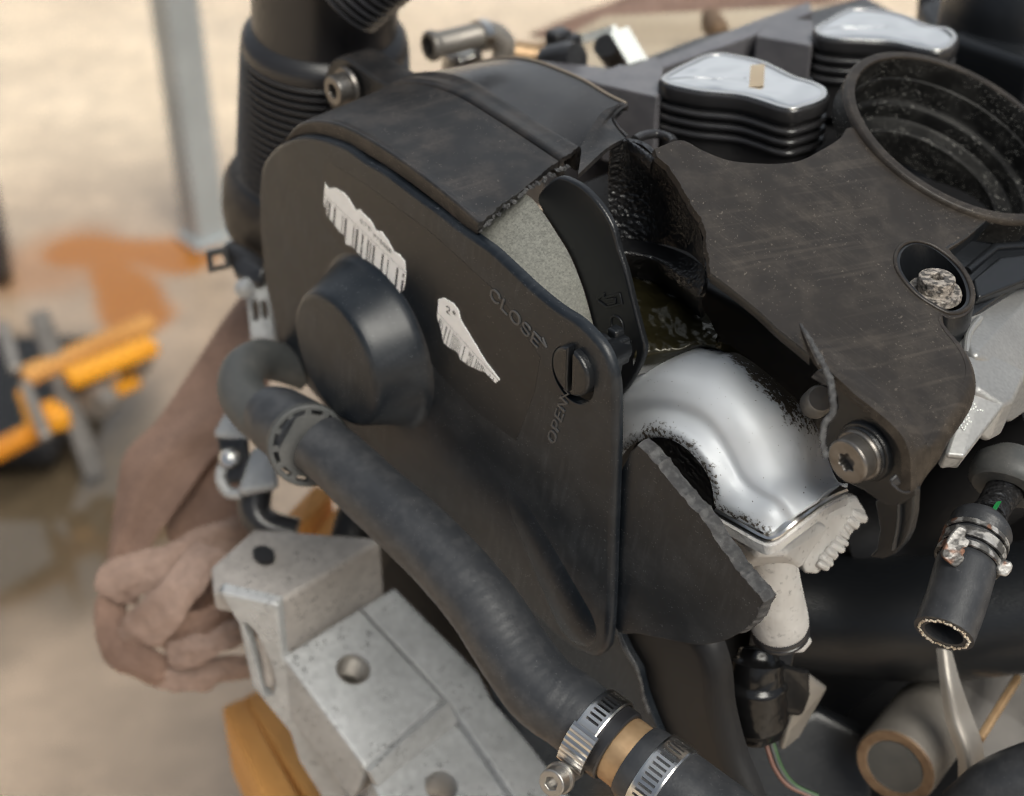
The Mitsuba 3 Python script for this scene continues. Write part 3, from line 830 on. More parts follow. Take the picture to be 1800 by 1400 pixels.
# front lip rolling down to the face that carries the bolt
FP = PY(0.045)
lipB = FP.p3(curve(FP.px([(1440, 646), (1459, 664), (1480, 683), (1502, 704), (1521, 718), (1562, 752), (1580, 773), (1590, 799), (1592, 830), (1592, 862)]), 60))
A3 = np.vstack([CP.p3(lipA), CP.p3(lipA[-1:]) + [0.002, -0.001, -0.010], CP.p3(lipA[-1:]) + [0.001, -0.002, -0.022]])
A3 = curve(A3, 60)
mid = A3 * .62 + lipB * .38 + (np.array([0.0016, -0.0030, 0.0016]) * np.clip(np.linspace(2.5, .6, 60), 0, 1)[:, None])
bul = np.array([0.0004, -0.0010, 0.0007]) * np.clip(np.linspace(2.0, .5, 60), 0, 1)[:, None]
lip = sheet(np.array([A3 + (np.array([-.0008, .0008, .0]) + CP.n * .0003) * np.clip(np.linspace(4.6, -1, 60), 0, 1)[:, None], A3 * .97 + lipB * .03 + [0, -.0002, .0001], A3 * .8 + lipB * .2 + bul * .7, A3 * .5 + lipB * .5 + bul, A3 * .2 + lipB * .8 + bul * .7, A3 * .04 + lipB * .96 + [0, -.0003, .0002], lipB + [0, .0004, -.0002], lipB + [0, .004, -.0004]]), 0.002, (.3, -1, .6))
ff = [(1450, 655), (1459, 664), (1480, 684), (1502, 706), (1521, 720), (1562, 754), (1580, 775), (1590, 800), (1594, 840), (1602, 877), (1568, 897), (1543, 889), (1511, 867), (1488, 856), (1462, 832), (1446, 800), (1444, 770), (1452, 745), (1466, 722), (1465, 702), (1456, 680)]
fface = slab(FP, dense(FP.px(ff), 0.003, True), 0.0022, 0.0005, lift=-0.0025)
# right side: rounded over and down
r1 = CP.p3(roll1c)
cen = r1.mean(0)
outw = CP.p3(inset(np.vstack([roll1c]), -1.0)) * 0
tn = np.gradient(r1, axis=0)
tn /= np.linalg.norm(tn, axis=1, keepdims=True)
on = np.cross(tn, CP.n)
on *= np.sign((on * np.array([1.0, 0.2, 0])).sum(1).mean())
fade = np.clip(np.minimum(np.linspace(0, 6, 40) + .35, np.linspace(6, 0, 40) + .25), 0, 1)[:, None]
sidg = skin([r1 - on * .0010 + CP.n * .0002, r1 + on * .0018 * fade - [0, 0, .0003], r1 + on * .0040 * fade - [0, 0, .003], r1 + on * .0046 * fade - [0, 0, .008], r1 + on * .0030 * fade - [0, 0, .014], r1 - on * .0008 * fade - [0, 0, .021]], 70, 30)
side = sheet(sidg, 0.002, (1, 0, .5))
colS = sidg[:, 0]
colL = curve(np.array([CP.p3(lipA[-1:])[0], CP.p3(lipA[-1:])[0] + [0.0016, -.0012, -.010], CP.p3(lipA[-1:])[0] + [0.0008, -.0022, -.016], CP.p3(lipA[-1:])[0] + [0, -.002, -.022]]), len(colS))
corner = sheet(np.array([colL + (colS - colL) * k for k in np.linspace(0, 1, 6)]), .002, (.5, -1, 0))
fw = FP.p3(FP.px([(1249, 479)]))
fe = CP.p3(curve(front, 50))
wall = sheet(np.array([fe + [0, -.0002, -.0002], fe + [0, -.0006, -.0015], fe + [0, .0, -.0045]]), 0.0012, (0, -1, 0))
add(EC + '__front_lip', lip, 'plastic_cover', 25)
add(EC + '__front_face', fface, 'plastic_edge', 40)
add(EC, cat(top, side, corner), 'plastic_cover', 40, 'dusty brown-black plastic engine cover with a broken left edge')
add(EC + '__front_edge', wall, 'plastic_edge', 40)
# torn sliver along the front
sl = FP.px([(1408, 572), (1419, 598), (1432, 608), (1442, 636), (1459, 664)])
tp = np.array([P(1406, 569, .575), P(1416, 585, .570), P(1428, 604, .566), P(1437, 622, .563), P(1449, 645, .560), P(1459, 668, .558), P(1464, 700, .556), P(1464, 724, .556), P(1450, 745, .556), P(1446, 775, .556), P(1452, 805, .556)])
tt = rough(tube(curve(tp, 70), np.interp(np.linspace(0, 1, 70), [0, .1, .4, .6, 1], [.0005, .0009, .0014, .0015, .0012]), 14, flat=.7), 0.0007, 900, 4)
tag2 = slab(PY(.043), PY(.043).px([(1425, 664), (1436, 652), (1448, 650), (1462, 676), (1450, 678)]), .002, .0003)
add(EC + '__torn_edge', cat(tt, tag2), 'plastic_torn', 40, 'pale torn plastic edge')
# oil filler ring: raised lip, stepped bore
rp = CP.p3(np.array([ring_c]))[0]
filler = lathe(rp, CP.n, [(ring_ro + .0002, -.012), (ring_ro + .0002, .0), (ring_ro - .0003, .0016), (ring_ro - .0012, .0024), (ring_ri + .0008, .0024), (ring_ri, .0016), (ring_ri - .0004, -.002), (ring_ri - .0010, -.009), (ring_ri - .0018, -.0096), (ring_ri - .0022, -.0200), (ring_ri - .0030, -.0215), (ring_ri - .0050, -.0222), (ring_ri - .0062, -.0235), (ring_ri - .0066, -.0300), (ring_ri - .0080, -.0312), (ring_ri - .0135, -.0318), (ring_ri - .0150, -.0330), (ring_ri - .0155, -.05)], 120)
add(EC + '__filler_ring', filler, 'plastic_bore', 40, 'round stepped filler opening with a raised rim')
lipr = lathe(rp, CP.n, [(ring_ro + .0004, -.0005), (ring_ro + .0004, .0010), (ring_ro - .0003, .0022), (ring_ro - .001, .0027), (ring_ri + .0008, .0027), (ring_ri + .0002, .0018), (ring_ri + .0002, .0005)], 120)
add(EC + '__filler_rim', lipr, 'plastic_cover', 40)
add(EC + '__filler_bottom', lathe(rp - CP.n * .06, CP.n, [(0, 0), (ring_ri, 0), (ring_ri, -.003), (0, -.003)], 60), 'plastic_deep', 30)
# bolt well
w3 = CP.p3(well)
wg = np.array([np.vstack([w3, w3[:1]]) - [0, 0, h] for h in (.0002, .006, .014, .024)])
sc_ = np.array([1, .985, .97, .95])
for k in range(4):
    c = wg[k].mean(0)
    wg[k] = c + (wg[k] - c) * sc_[k]
wellm = sheet(wg, .0016, None)
wfl = lathe(w3.mean(0) - [0, 0, .022], (0, 0, 1), [(0, 0), (.022, 0), (.022, -.002), (0, -.002)], 40)
rimw = tube(np.vstack([CP.p3(inset(well if area2(well) > 0 else well[::-1], -.0006)), CP.p3(inset(well if area2(well) > 0 else well[::-1], -.0006))[:2]]), .0009, 10)
outer = CP.p3(wr)
bossw = sheet(np.array([outer - [0, 0, h] for h in (.0004, .003, .012, .026)]), .0015, (1, 0, 0))
add(EC + '__bolt_well', cat(wellm, wfl, bossw), 'plastic_edge', 40)
add(EC + '__well_rim', rimw, 'plastic_cover', 40)
bo = P(1641, 520, 0.637)
wa, hd, flr = hex_bolt(bo, (0, 0, 1), .0078, .0062, .0116, .0034, 'star')
add(EC + '__bolt', cat(hd, flr), 'dirty_bolt', 40, 'corroded bolt sunk in a round well')
add(EC + '__bolt_washer', rough(trimesh.Trimesh(wa.vertices, wa.faces, process=False), .0004, 700, 3), 'dirty_bolt', 40)
# recessed ribbed right wing of the cover
L2 = CP.up(-.013)
wing = slab(L2, dense(L2.px([(1655, 430), (1700, 410), (1734, 384), (1800, 386), (1900, 390), (1900, 470), (1800, 494), (1750, 530), (1700, 566), (1690, 560), (1700, 480)]), .004, True), .006, .002)
rb = cat(tube([L2.p3(L2.px([(1700, 478)]))[0], L2.p3(L2.px([(1748, 436)]))[0], L2.p3(L2.px([(1860, 428)]))[0]], .0022, 12), hullr([L2.p3(L2.px([q]), h)[0] for q in ((1706, 508), (1750, 470), (1860, 455), (1860, 475), (1760, 500), (1712, 533)) for h in (.001, .004)], .0015))
riser = sheet(np.array([CP.p3(dense(cx([(1664, 438), (1700, 417), (1734, 389), (1771, 394), (1900, 396)]), .004)) - CP.n * h for h in (0.0, .001, .008, .015)]), .001, (.5, -1, 0))
add(EC + '__ribbed_wing', cat(wing, rb, riser), 'plastic_edge', 40, 'recessed black wing with ribs')

# T-bolt on the cover's front
o = FP.p3(FP.px([(1516, 796)]))[0] + [0, .0028, 0]
wa, hd, flr = hex_bolt(o + [0, -.0046, 0], (0, -1, 0), .0092, .0062, .0104, .0016, 'star')
rub = lathe(o, (0, -1, 0), [(.001, -.002), (.0124, -.002), (.0124, .0018), (.0119, .0028), (.0108, .0031), (.0106, .0038), (.0112, .0042), (.0109, .0047), (.001, .0047)], 60)
add(EC + '__grommet', rub, 'plastic_edge', 40, 'black rubber grommet under the bolt')
add(EC + '__front_bolt', cat(wa, hd, flr), 'steel_dark', 40, 'dull star-socket bolt on the front of the cover')
slotp = slab(FP.up(-.0028), dense(FP.px([(1556, 762), (1566, 760), (1580, 788), (1588, 830), (1590, 850), (1575, 852), (1578, 800), (1566, 780)]), .003, True), .001, 0)
add(EC + '__relief_slot', slotp, 'plastic_deep', False)
nub = cat(hullr([P(1566, 845, .556), P(1574, 838, .556), P(1580, 848, .557), P(1572, 854, .557)], .0008), tube(curve(np.array([P(1566, 850, .5545), P(1580, 862, .5545), P(1594, 866, .556), P(1608, 858, .558)]), 20), .0005, 8))
add(EC + '__moulding_nub', nub, 'plastic_shiny', 30)
# tab hanging below
tb = PY(.050)
tabm = slab(tb, dense(tb.px([(1537, 880), (1606, 862), (1604, 905), (1598, 935), (1589, 955), (1571, 975), (1551, 984), (1528, 979), (1540, 966), (1546, 930)]), .003, True), .004, .001)
tabr = tube(curve(np.array([tb.p3(tb.px([q]), .001)[0] for q in ((1585, 880), (1583, 920), (1574, 962))]), 20), .002, 10, flat=.4)
add(EC + '__hanging_tab', cat(tabm, tabr), 'plastic_edge', 40, 'curved black tab hanging under the cover')

# ---- dark oily cavity wall behind the break
cav = skin([np.array([P(1075, 255, .672), P(1070, 330, .69), P(1075, 430, .70)]), np.array([P(1100, 248, .672), P(1100, 330, .69), P(1100, 445, .70)]), np.array([P(1128, 255, .665), P(1145, 340, .685), P(1150, 430, .695)]), np.array([P(1148, 272, .655), P(1185, 340, .665), P(1200, 440, .675)]), np.array([P(1152, 270, .645), P(1200, 340, .635), P(1232, 410, .628), P(1240, 470, .622)])], 60, 50)
cav2 = skin([np.array([P(1085, 418, .690), P(1150, 428, .690), P(1200, 445, .672), P(1240, 470, .64)]), np.array([P(1090, 440, .672), P(1150, 455, .670), P(1190, 480, .655), P(1235, 510, .632)]), np.array([P(1095, 445, .672), P(1150, 462, .672), P(1185, 490, .657), P(1228, 525, .633)]), np.array([P(1100, 490, .69), P(1150, 500, .69), P(1200, 535, .675), P(1232, 560, .655)])], 60, 30)
add(EC + '__inner_wall', cat(sheet(cav, .002, (-.3, -1, 0)), sheet(cav2, .002, (-.3, -1, .3))), 'plastic_oily', 45, 'oily black inside of the broken cover')
capr = sheet(skin([np.array([P(1099, 243, .674), P(1125, 258, .664), P(1150, 276, .65)]), np.array([P(1104, 247, .671), P(1126, 265, .661), P(1146, 284, .65)]), np.array([P(1104, 262, .672), P(1124, 280, .664), P(1142, 298, .655)])], 20, 12), .001, (0, 0, 1))
add(EC + '__wet_shoulder', capr, 'plastic_oily', 45)

# ---- oily head casting below the break
oh = skin([np.array([P(1100, 478, .690), P(1130, 490, .69), P(1170, 505, .69), P(1230, 540, .675), P(1262, 590, .64)]), np.array([P(1105, 520, .665), P(1140, 530, .665), P(1180, 540, .66), P(1215, 560, .655), P(1258, 605, .635)]), np.array([P(1112, 560, .652), P(1145, 575, .652), P(1180, 590, .648), P(1210, 595, .645), P(1258, 612, .636)]), np.array([P(1118, 610, .640), P(1150, 615, .64), P(1190, 612, .64), P(1225, 605, .642), P(1275, 618, .642)]), np.array([P(1110, 660, .650), P(1150, 650, .65), P(1195, 630, .652), P(1240, 618, .655), P(1310, 640, .66)])], 90, 70)
noi = (meshkit.fbm(oh.reshape(-1, 3) * 120, 3, 2) - .5).reshape(oh.shape[:2])
oh = oh + noi[..., None] * .005 * np.array([0, -.6, 1])
add(EN + 'cylinder_head', sheet(oh, .003, (0, -1, .5)), 'oily_metal', 60, 'aluminium head casting wet with old oil')

# ---- pressed aluminium camshaft housing
c = [
    [(1085, 806, .030), (1104, 786, .028), (1124, 776, .026), (1141, 771, .025), (1163, 770, .024), (1184, 775, .024), (1204, 787, .024), (1221, 803, .024), (1236, 822, .024), (1248, 844, .024), (1254, 868, .024), (1257, 889, .024), (1270, 899, .024), (1305, 918, .024), (1342, 937, .024)],
    [(1085, 790, .030), (1104, 772, .027), (1125, 762, .0255), (1142, 758, .0245), (1163, 756, .0238), (1187, 761, .0236), (1210, 773, .0236), (1230, 791, .0236), (1246, 813, .0236), (1258, 838, .0236), (1266, 862, .0238), (1275, 880, .0240), (1290, 890, .0240), (1315, 905, .0240), (1351, 937, .0240)],
    [(1080, 782, .034), (1104, 757, .030), (1128, 746, .028), (1148, 741, .027), (1170, 741, .0265), (1195, 748, .0265), (1222, 763, .0265), (1244, 783, .0265), (1261, 806, .0265), (1275, 831, .0265), (1286, 853, .0265), (1300, 870, .0265), (1320, 885, .0265), (1350, 902, .0262), (1366, 934, .0262)],
    [(1080, 742, .040), (1100, 732, .036), (1128, 725, .0335), (1150, 722, .0325), (1175, 723, .032), (1200, 729, .032), (1228, 741, .032), (1252, 762, .032), (1270, 788, .032), (1284, 814, .032), (1297, 838, .032), (1313, 858, .032), (1335, 873, .0318), (1362, 888, .0315), (1385, 919, .0315)],
    [(1080, 712, .042), (1100, 704, .038), (1130, 698, .0352), (1155, 697, .034), (1180, 699, .0335), (1205, 705, .0335), (1235, 718, .0335), (1260, 740, .0335), (1281, 770, .0335), (1296, 800, .0335), (1309, 826, .0335), (1326, 847, .0335), (1348, 862, .0335), (1374, 876, .0335), (1398, 909, .0335)],
    [(1082, 690, .046), (1104, 676, .043), (1135, 666, .041), (1160, 663, .040), (1185, 665, .0395), (1215, 673, .0395), (1246, 687, .0395), (1275, 709, .0395), (1300, 736, .0395), (1318, 766, .0395), (1331, 796, .0395), (1344, 820, .0395), (1362, 843, .0395), (1386, 862, .0395), (1416, 896, .0395)],
    [(1088, 676, .052), (1110, 660, .050), (1140, 649, .049), (1165, 645, .0485), (1192, 646, .048), (1222, 652, .048), (1255, 663, .048), (1287, 685, .048), (1314, 712, .048), (1336, 742, .048), (1353, 776, .048), (1368, 806, .048), (1386, 834, .048), (1408, 856, .048), (1437, 881, .048)],
    [(1098, 664, .062), (1122, 645, .0615), (1152, 629, .061), (1180, 620, .061), (1208, 616, .061), (1240, 620, .061), (1275, 635, .060), (1310, 660, .060), (1340, 688, .060), (1366, 716, .059), (1388, 750, .058), (1406, 784, .057), (1420, 818, .057), (1434, 845, .057), (1453, 868, .057)],
    [(1100, 652, .075), (1128, 630, .075), (1160, 612, .075), (1190, 603, .075), (1222, 601, .075), (1258, 606, .075), (1298, 622, .074), (1336, 648, .073), (1368, 676, .072), (1398, 706, .070), (1420, 738, .068), (1434, 772, .067), (1444, 806, .067), (1456, 836, .067), (1474, 856, .067)],
    [(1102, 652, .088), (1132, 634, .088), (1165, 618, .088), (1195, 612, .088), (1230, 612, .088), (1268, 618, .088), (1310, 634, .087), (1348, 660, .086), (1385, 690, .085), (1416, 722, .082), (1440, 760, .080), (1452, 795, .078), (1462, 825, .078), (1475, 848, .078), (1490, 850, .078)],
]
NU, NV = 150, 110
EYS = [.0240, .0246, .0280, .0318, .0336, .0388, .0450, .0570, .0720, .0860]
C3 = [np.array([pix(u, v, np.array([0, 1.0, 0]), b + .7 * (y - min(q[2] for q in row))) for u, v, y in row]) for row, b in zip(c, EYS)]
sg = skin(C3, NU, NV)
sm = sheet(sg, .0016, (0, -1, .5))
vv, uu = np.meshgrid(np.linspace(0, 1, sg.shape[0]), np.linspace(0, 1, sg.shape[1]), indexing='ij')
uv = np.stack([uu.ravel(), vv.ravel()], 1)
CH = EN + 'camshaft_housing'
scene[CH] = mikit.ply(trimesh.Trimesh(W(sm.vertices), sm.faces, process=False), 'silver_sheet', smooth=True, uv=np.vstack([uv, uv]))
note(CH, 'silver pressed aluminium camshaft housing with grimy top edge')
# rolled lip, then the cast flange beneath it
ln = np.array([pix(u, v, np.array([0, 1.0, 0]), y) for u, v, y in [(1257, 893, .0235), (1275, 903, .0235), (1305, 920, .0235), (1340, 939, .0235), (1352, 943, .0238), (1366, 939, .026), (1398, 915, .0335), (1437, 886, .048), (1462, 870, .060), (1490, 858, .075)]])
ln = curve(ln, 90)


def ledge(path, outw, h0, h1, t, rr=.0008):
    """A flange band along path between heights h0 and h1, standing outw forward of it."""
    tn = np.gradient(path, axis=0)
    nn = np.cross(tn, [0, 0, 1.0])
    nn /= np.linalg.norm(nn, axis=1, keepdims=True)
    if nn[:, 1].mean() > 0:
        nn = -nn
    pr = [(outw - t, h1 + .0), (outw - rr, h1), (outw, h1 - rr), (outw, h0 + rr), (outw - rr, h0), (outw - t, h0)]
    G = np.array([path + nn * a + np.array([0, 0, b]) for a, b in pr])
    return sheet(G, .0004, (0, -1, 0))


add(CH + '__rolled_lip', ledge(ln, .0006, -.0030, -.0004, .006), 'steel_bright', 40)
add(CH + '__gasket_flange', ledge(ln, .0012, -.0095, -.0036, .012), 'cast_white', 40, 'grey cast flange under the sheet')
# round black bore
hb = c[0][2:12]
hp = PY(.031)
hb2 = hp.px([(1100, 830), (1110, 790), (1128, 771), (1150, 764), (1175, 766), (1200, 777), (1222, 795), (1240, 818), (1254, 846), (1262, 880), (1262, 930), (1200, 980), (1120, 960)])
add(CH + '__bore_plug', slab(hp, curve(hb2, 80, True), .01, .001), 'plastic_oily', 40, 'oily black plug in the camshaft bore')
add(CH + '__side_bolt', cat(lathe(P(1440, 704, .610), ROT @ (-FWD + [.0, 0, .25]), [(0, -.01), (.0062, -.01), (.0062, .002), (.005, .0042), (0, .0045)], 24)), 'worn_steel', 40)
# broken lower fragment of the timing cover
GP = PY(.006)
fr_px = [(1121, 783), (1130, 790), (1144, 803), (1160, 824), (1181, 851), (1215, 891), (1232, 909), (1248, 929), (1269, 965), (1292, 996), (1322, 1032), (1334, 1045), (1344, 1058), (1336, 1072), (1332, 1080), (1322, 1098), (1302, 1113), (1269, 1128), (1228, 1134), (1188, 1128), (1148, 1120), (1120, 1114), (1086, 1110), (1070, 1060), (1075, 900), (1085, 838), (1098, 815), (1108, 795)]
fo2 = GP.px(fr_px)
edge1 = jag(fo2[:13], .0009, .0014, 31)
edge2 = jag(fo2[12:17], .0006, .0012, 32)
rest = curve(fo2[16:24], 40)
fo2 = np.vstack([edge1[:-1], edge2[:-1], rest[:-1], fo2[23:]])
add(TC + '__broken_flank', slab(GP, fo2, .0065, .0004, steps=3), 'plastic_face', 30, 'jagged broken flank of the timing cover, lower right')
te = np.vstack([edge1, edge2[1:]])
tn_ = np.gradient(te, axis=0)
tn_ = np.c_[tn_[:, 1], -tn_[:, 0]] / np.linalg.norm(tn_, axis=1, keepdims=True)
tn_ *= np.sign((tn_ @ (te.mean(0) - GP.px([(1180, 1000)])[0])).mean())
te = te + tn_ * .00035
tg = np.array([GP.p3(te - tn_ * q, h) for q, h in ((.0004, .0003), (0, -.0004), (-.0006, -.0020), (-.0008, -.0040), (-.0002, -.0062), (.0003, -.0068))])
tg = tg + ((meshkit.fbm(tg.reshape(-1, 3) * 700, 3, 5) - .5) * .0011).reshape(tg.shape[:2])[..., None] * np.array([.7, 0, .7])
add(TC + '__flank_fracture', sheet(tg, .0004), 'plastic_torn', 25, 'grey fractured edge of the flank')

# ---- ignition coils: stacked rubber fins under a bright metal cap
def coil(px, ez, ncap, drop, key, lab):
    pl = Plane((0.03, -0.05, 1), 0, (1, 0, 0))
    pl.d = pl.n @ pix(*px[len(px) // 2], np.array([0, 0, 1.0]), ez)
    pl.o = pl.n * pl.d
    o = curve(pl.px(px), 120, True)
    o = o if area2(o) > 0 else o[::-1]
    c = o.mean(0)

    def ring(i, h):
        return pl.p3(inset(o, i), np.full(len(o), -h))
    prof = [(.0016, 0), (.0006, .0006), (.0, .0018), (.0, .0062), (.0006, .0078), (.0018, .0084), (.0026, .0094)]
    h = .0094
    for k in range(3):
        prof += [(.0026, h + .0012), (.0008, h + .0017), (.0002, h + .0026), (.0, h + .0036), (.0006, h + .0046), (.0026, h + .0052)]
        h += .0058
    prof += [(.003, h + .002), (.003, h + drop)]
    G = np.array([ring(i, hh) for i, hh in prof])
    n = len(o)
    body = trimesh.Trimesh(G.reshape(-1, 3), grid_faces(len(prof), n, False, True), process=False)
    if body.volume < 0:
        body.invert()
    rim = slab(pl, inset(o, .0013), .001, .0005, [inset(o, .0042)[::-1]], 3, lift=.0006)
    cap = slab(pl, inset(o, .0032), .0008, .0004, (), 2, lift=.0002)
    add(key, body, 'plastic_shiny', 50, lab)
    add(key + '__metal_rim', rim, 'steel_bright', 40)
    # the metal cap is dished very slightly: a grid with a bulge
    q = inset(o, .0040)
    rows = []
    for s in np.linspace(0.02, 1, 14):
        p2 = c + (q - c) * s
        rows.append(pl.p3(p2, np.full(n, .0005 + .0009 * (1 - s ** 4) + .0003 * math.cos(s * 9))))
    R = np.array(rows)
    R = np.concatenate([R, R[:, :1]], 1)
    add(key + '__metal_cap', sheet(R, .0006, pl.n), 'chrome', True, 'mirror-bright metal cap')
    return pl


c1 = [(1157, 139), (1180, 122), (1205, 110), (1234, 97), (1260, 92), (1301, 97), (1341, 106), (1375, 121), (1402, 134), (1435, 144), (1455, 155), (1457, 172), (1440, 183), (1418, 190), (1395, 195), (1368, 191), (1341, 182), (1303, 171), (1267, 167), (1234, 164), (1200, 158), (1170, 150)]
pl1 = coil(c1, .052, 0, .02, EN + 'ignition_coil', 'black finned ignition coil nearest the timing cover')
c2 = [(1428, 50), (1452, 34), (1475, 21), (1492, 14), (1522, 13), (1569, 20), (1603, 30), (1637, 44), (1670, 49), (1687, 64), (1682, 78), (1668, 88), (1647, 92), (1613, 87), (1569, 77), (1519, 74), (1469, 71), (1440, 65)]
coil(c2, .050, 0, .02, EN + 'ignition_coil_001', 'black finned ignition coil beside the filler opening')

add(EN + 'ignition_coil__tan_patch', slab(pl1, dense(pl1.px([(1319, 121), (1344, 119), (1342, 157), (1316, 159)]), .002, True), .0003, .0, lift=.0020), 'old_board', False, 'small tan patch')  # thin tan rectangle laid on the metal cap

# coil connectors and the tray they stand in
def prism_px(top, ez, drop, r=.0012):
    t = [pix(u, v, np.array([0, 0, 1.0]), ez) for u, v in top]
    return hullr(t + [p - [0, 0, drop] for p in t], r)


add(EN + 'coil_connector', prism_px([(1066, 152), (1095, 128), (1150, 104), (1162, 122), (1158, 168), (1152, 172)], .044, .04), 'lilac_plastic', 30, 'grey connector block left of the nearest coil')
add(EN + 'coil_connector_001', prism_px([(1333, 66), (1352, 42), (1380, 36), (1424, 40), (1430, 62), (1424, 82)], .042, .04), 'lilac_plastic', 30, 'grey connector block left of the second coil')
add(EN + 'coil_tray', cat(prism_px([(1020, 150), (1060, 150), (1145, 110), (1230, 70), (1330, 66), (1420, 30), (1520, 0), (1600, 40), (1500, 130), (1250, 240), (1120, 215)], .012, .03)), 'plastic_shiny', 30)
add(EN + 'coil_rail', cat(prism_px([(1140, 116), (1215, 88), (1250, 74), (1330, 40), (1420, 8), (1424, 24), (1330, 62), (1232, 96), (1150, 126)], .038, .012), prism_px([(1030, 142), (1090, 118), (1140, 122), (1120, 150), (1062, 152)], .034, .012)), 'lilac_plastic', 30, 'pale bracket rail along the coils')
add(EN + 'coil_boot_rim', tube(curve(np.array([P(1116, 246, .705), P(1130, 239, .71), P(1155, 236, .715), P(1178, 243, .71), P(1185, 252, .70)]), 24), .0022, 12), 'plastic_shiny', 40)

# chrome coolant stub with an elbow, behind the timing cover
stub = curve(np.array([P(762, 80, .90), P(800, 72, .905), P(845, 62, .91), P(868, 62, .915), P(884, 78, .92), P(886, 110, .925), P(884, 150, .93)]), 60)
add(EN + 'coolant_stub', tube(stub, .0078, 28, wall=.0016), 'worn_steel', 40, 'bent steel coolant pipe stub behind the timing cover')
st = curve(np.array([P(752, 82, .898), P(762, 80, .90), P(770, 78, .902)]), 12)
add(EN + 'coolant_stub__end_bead', tube(st, [.0082, .0088, .0092, .0094, .0094, .0094, .0092, .009, .0086, .0082, .008, .008], 28, wall=.0022), 'worn_steel', 40)
s1 = curve(np.array([P(838, 64, .908), P(845, 63, .91), P(852, 62, .912)]), 12)
add(EN + 'coolant_stub__collar', tube(s1, .0098, 28), 'steel_bright', 40)
add(EN + 'coolant_stub__pipe_clamp', cat(box(P(812, 108, .92), (.02, .02, .014), None, .003)), 'steel_bright', 30)
# clutter on the far side of the head
add(EN + 'hose_joint', cat(lathe(P(988, 106, .87), ROT @ np.array([.6, -.5, .3]), [(0, -.012), (.009, -.012), (.0105, -.006), (.0105, .006), (.009, .012), (0, .012)], 24), box(P(982, 72, .88), (.012, .014, .014), None, .003), box(P(1004, 76, .88), (.008, .012, .01), None, .002)), 'plastic_shiny', 40, 'oily black hose joint behind the hood')
add(EN + 'copper_pipe', tube(curve(np.array([P(905, 96, .9), P(940, 100, .9), P(965, 100, .9), P(990, 112, .9)]), 24), .0085, 20), 'brass', 40, 'orange brown pipe behind the hood')
add(EN + 'bent_strip', cat(sheet(np.array([[P(1072, 58, .87), P(1104, 46, .87)], [P(1090, 88, .865), P(1122, 76, .865)], [P(1114, 128, .86), P(1146, 116, .86)]]), .004, -ROT @ FWD), sheet(np.array([[P(1004, 66, .90), P(1008, 80, .90)], [P(1074, 46, .872), P(1082, 62, .872)]]), .004, -ROT @ FWD)), 'mark_white', 40, 'pale bent metal strip')
add(EN + 'strip_end', lathe(P(1070, 88, .875), ROT @ np.array([-.3, -.5, .6]), [(0, -.03), (.007, -.03), (.0072, -.01), (.0075, .006), (0, .006)], 24), 'plastic_deep', 40)
add(EN + 'head_flank', cat(prism_px([(800, 128), (870, 106), (960, 112), (1040, 120), (1130, 130), (1100, 200), (960, 190)], .012, .06)), 'lilac_plastic', 30)
bd = [P(1000, 72, 1.12), P(1065, 38, 1.14), P(1130, 40, 1.15), P(1330, 28, 1.2), P(1520, 14, 1.22), P(1520, 96, 1.12), P(1320, 90, 1.08), P(1230, 100, 1.06), P(1100, 130, 1.02), P(1010, 130, 1.04)]
add(EN + 'intake_casting', hullr(bd + [p - [0, 0, .03] for p in bd], .004), 'old_board', 30, 'out-of-focus tan casting behind the coils')
add(EN + 'rusty_bracket', bar_between(P(1246, 32, 1.05), P(1266, 62, 1.02), .014, .006), 'rust_ring', 30)
add(EN + 'rear_housing', cat(lathe(P(1790, 40, .86), (0, 0, 1), [(0, -.05), (.045, -.05), (.045, .01), (.04, .03), (.03, .05), (0, .05)], 40), box(P(1775, 110, .84), (.06, .05, .03), None, .006), hullr([P(1640, 30, .95), P(1720, 0, .96), P(1860, -40, 1.0), P(1860, 90, .9), P(1740, 100, .9), P(1690, 110, .9)], .01)), 'plastic_edge', 40, 'black housing behind the filler opening')
rh = curve(np.array([P(1652, -40, 1.0), P(1650, 0, .99), P(1648, 30, .97), P(1646, 60, .95)]), 80)
add(EN + 'ribbed_hose', tube(rh, .012 + .0016 * np.sin(np.linspace(0, 60, 80)), 24), 'rubber_dark', 40)

# ---- light alloy rail along the cover's right side
rl = [P(1680, 618, .632), P(1692, 572, .645), P(1800, 497, .70), P(1900, 430, .76), P(1900, 590, .70), P(1800, 648, .648), P(1786, 664, .64), P(1712, 628, .622)]
add(EN + 'alloy_rail', cat(hullr([p for p in rl] + [p - [0, 0, .02] for p in rl], .003), tube(curve(np.array([P(1698, 622, .623), P(1702, 590, .631), P(1722, 560, .644)]), 16), .0016, 10), tube(np.array([P(1690, 570, .644), P(1800, 494, .698), P(1880, 440, .74)]), .0030, 12)), 'rail_alloy', 35, 'light alloy rail beside the engine cover')
shn = [P(1705, 640, .622), P(1722, 630, .628), P(1786, 662, .632), P(1766, 705, .618), P(1752, 712, .614), P(1716, 688, .612)]
add(EN + 'alloy_rail__shoulder', hullr(shn + [p - [0, 0.004, .012] for p in shn], .0035, 2), 'rail_alloy', 35)
tp_ = [P(1700, 700, .610), P(1722, 690, .612), P(1756, 714, .612), P(1690, 800, .598), P(1668, 798, .598)]
tabb = cat(hullr(tp_ + [p + ROT @ (FWD * .006) - [0, 0, .005] for p in tp_], .0016, 2), hullr([P(1664, 802, .599), P(1686, 803, .599), P(1676, 815, .603), P(1657, 818, .603), P(1670, 795, .602)], .0012, 2))
add(EN + 'alloy_rail__tab', tabb, 'rail_alloy', 35, 'alloy tab with a dot-marked code')
dots = []
nrm = np.cross(tp_[2] - tp_[0], tp_[3] - tp_[0])
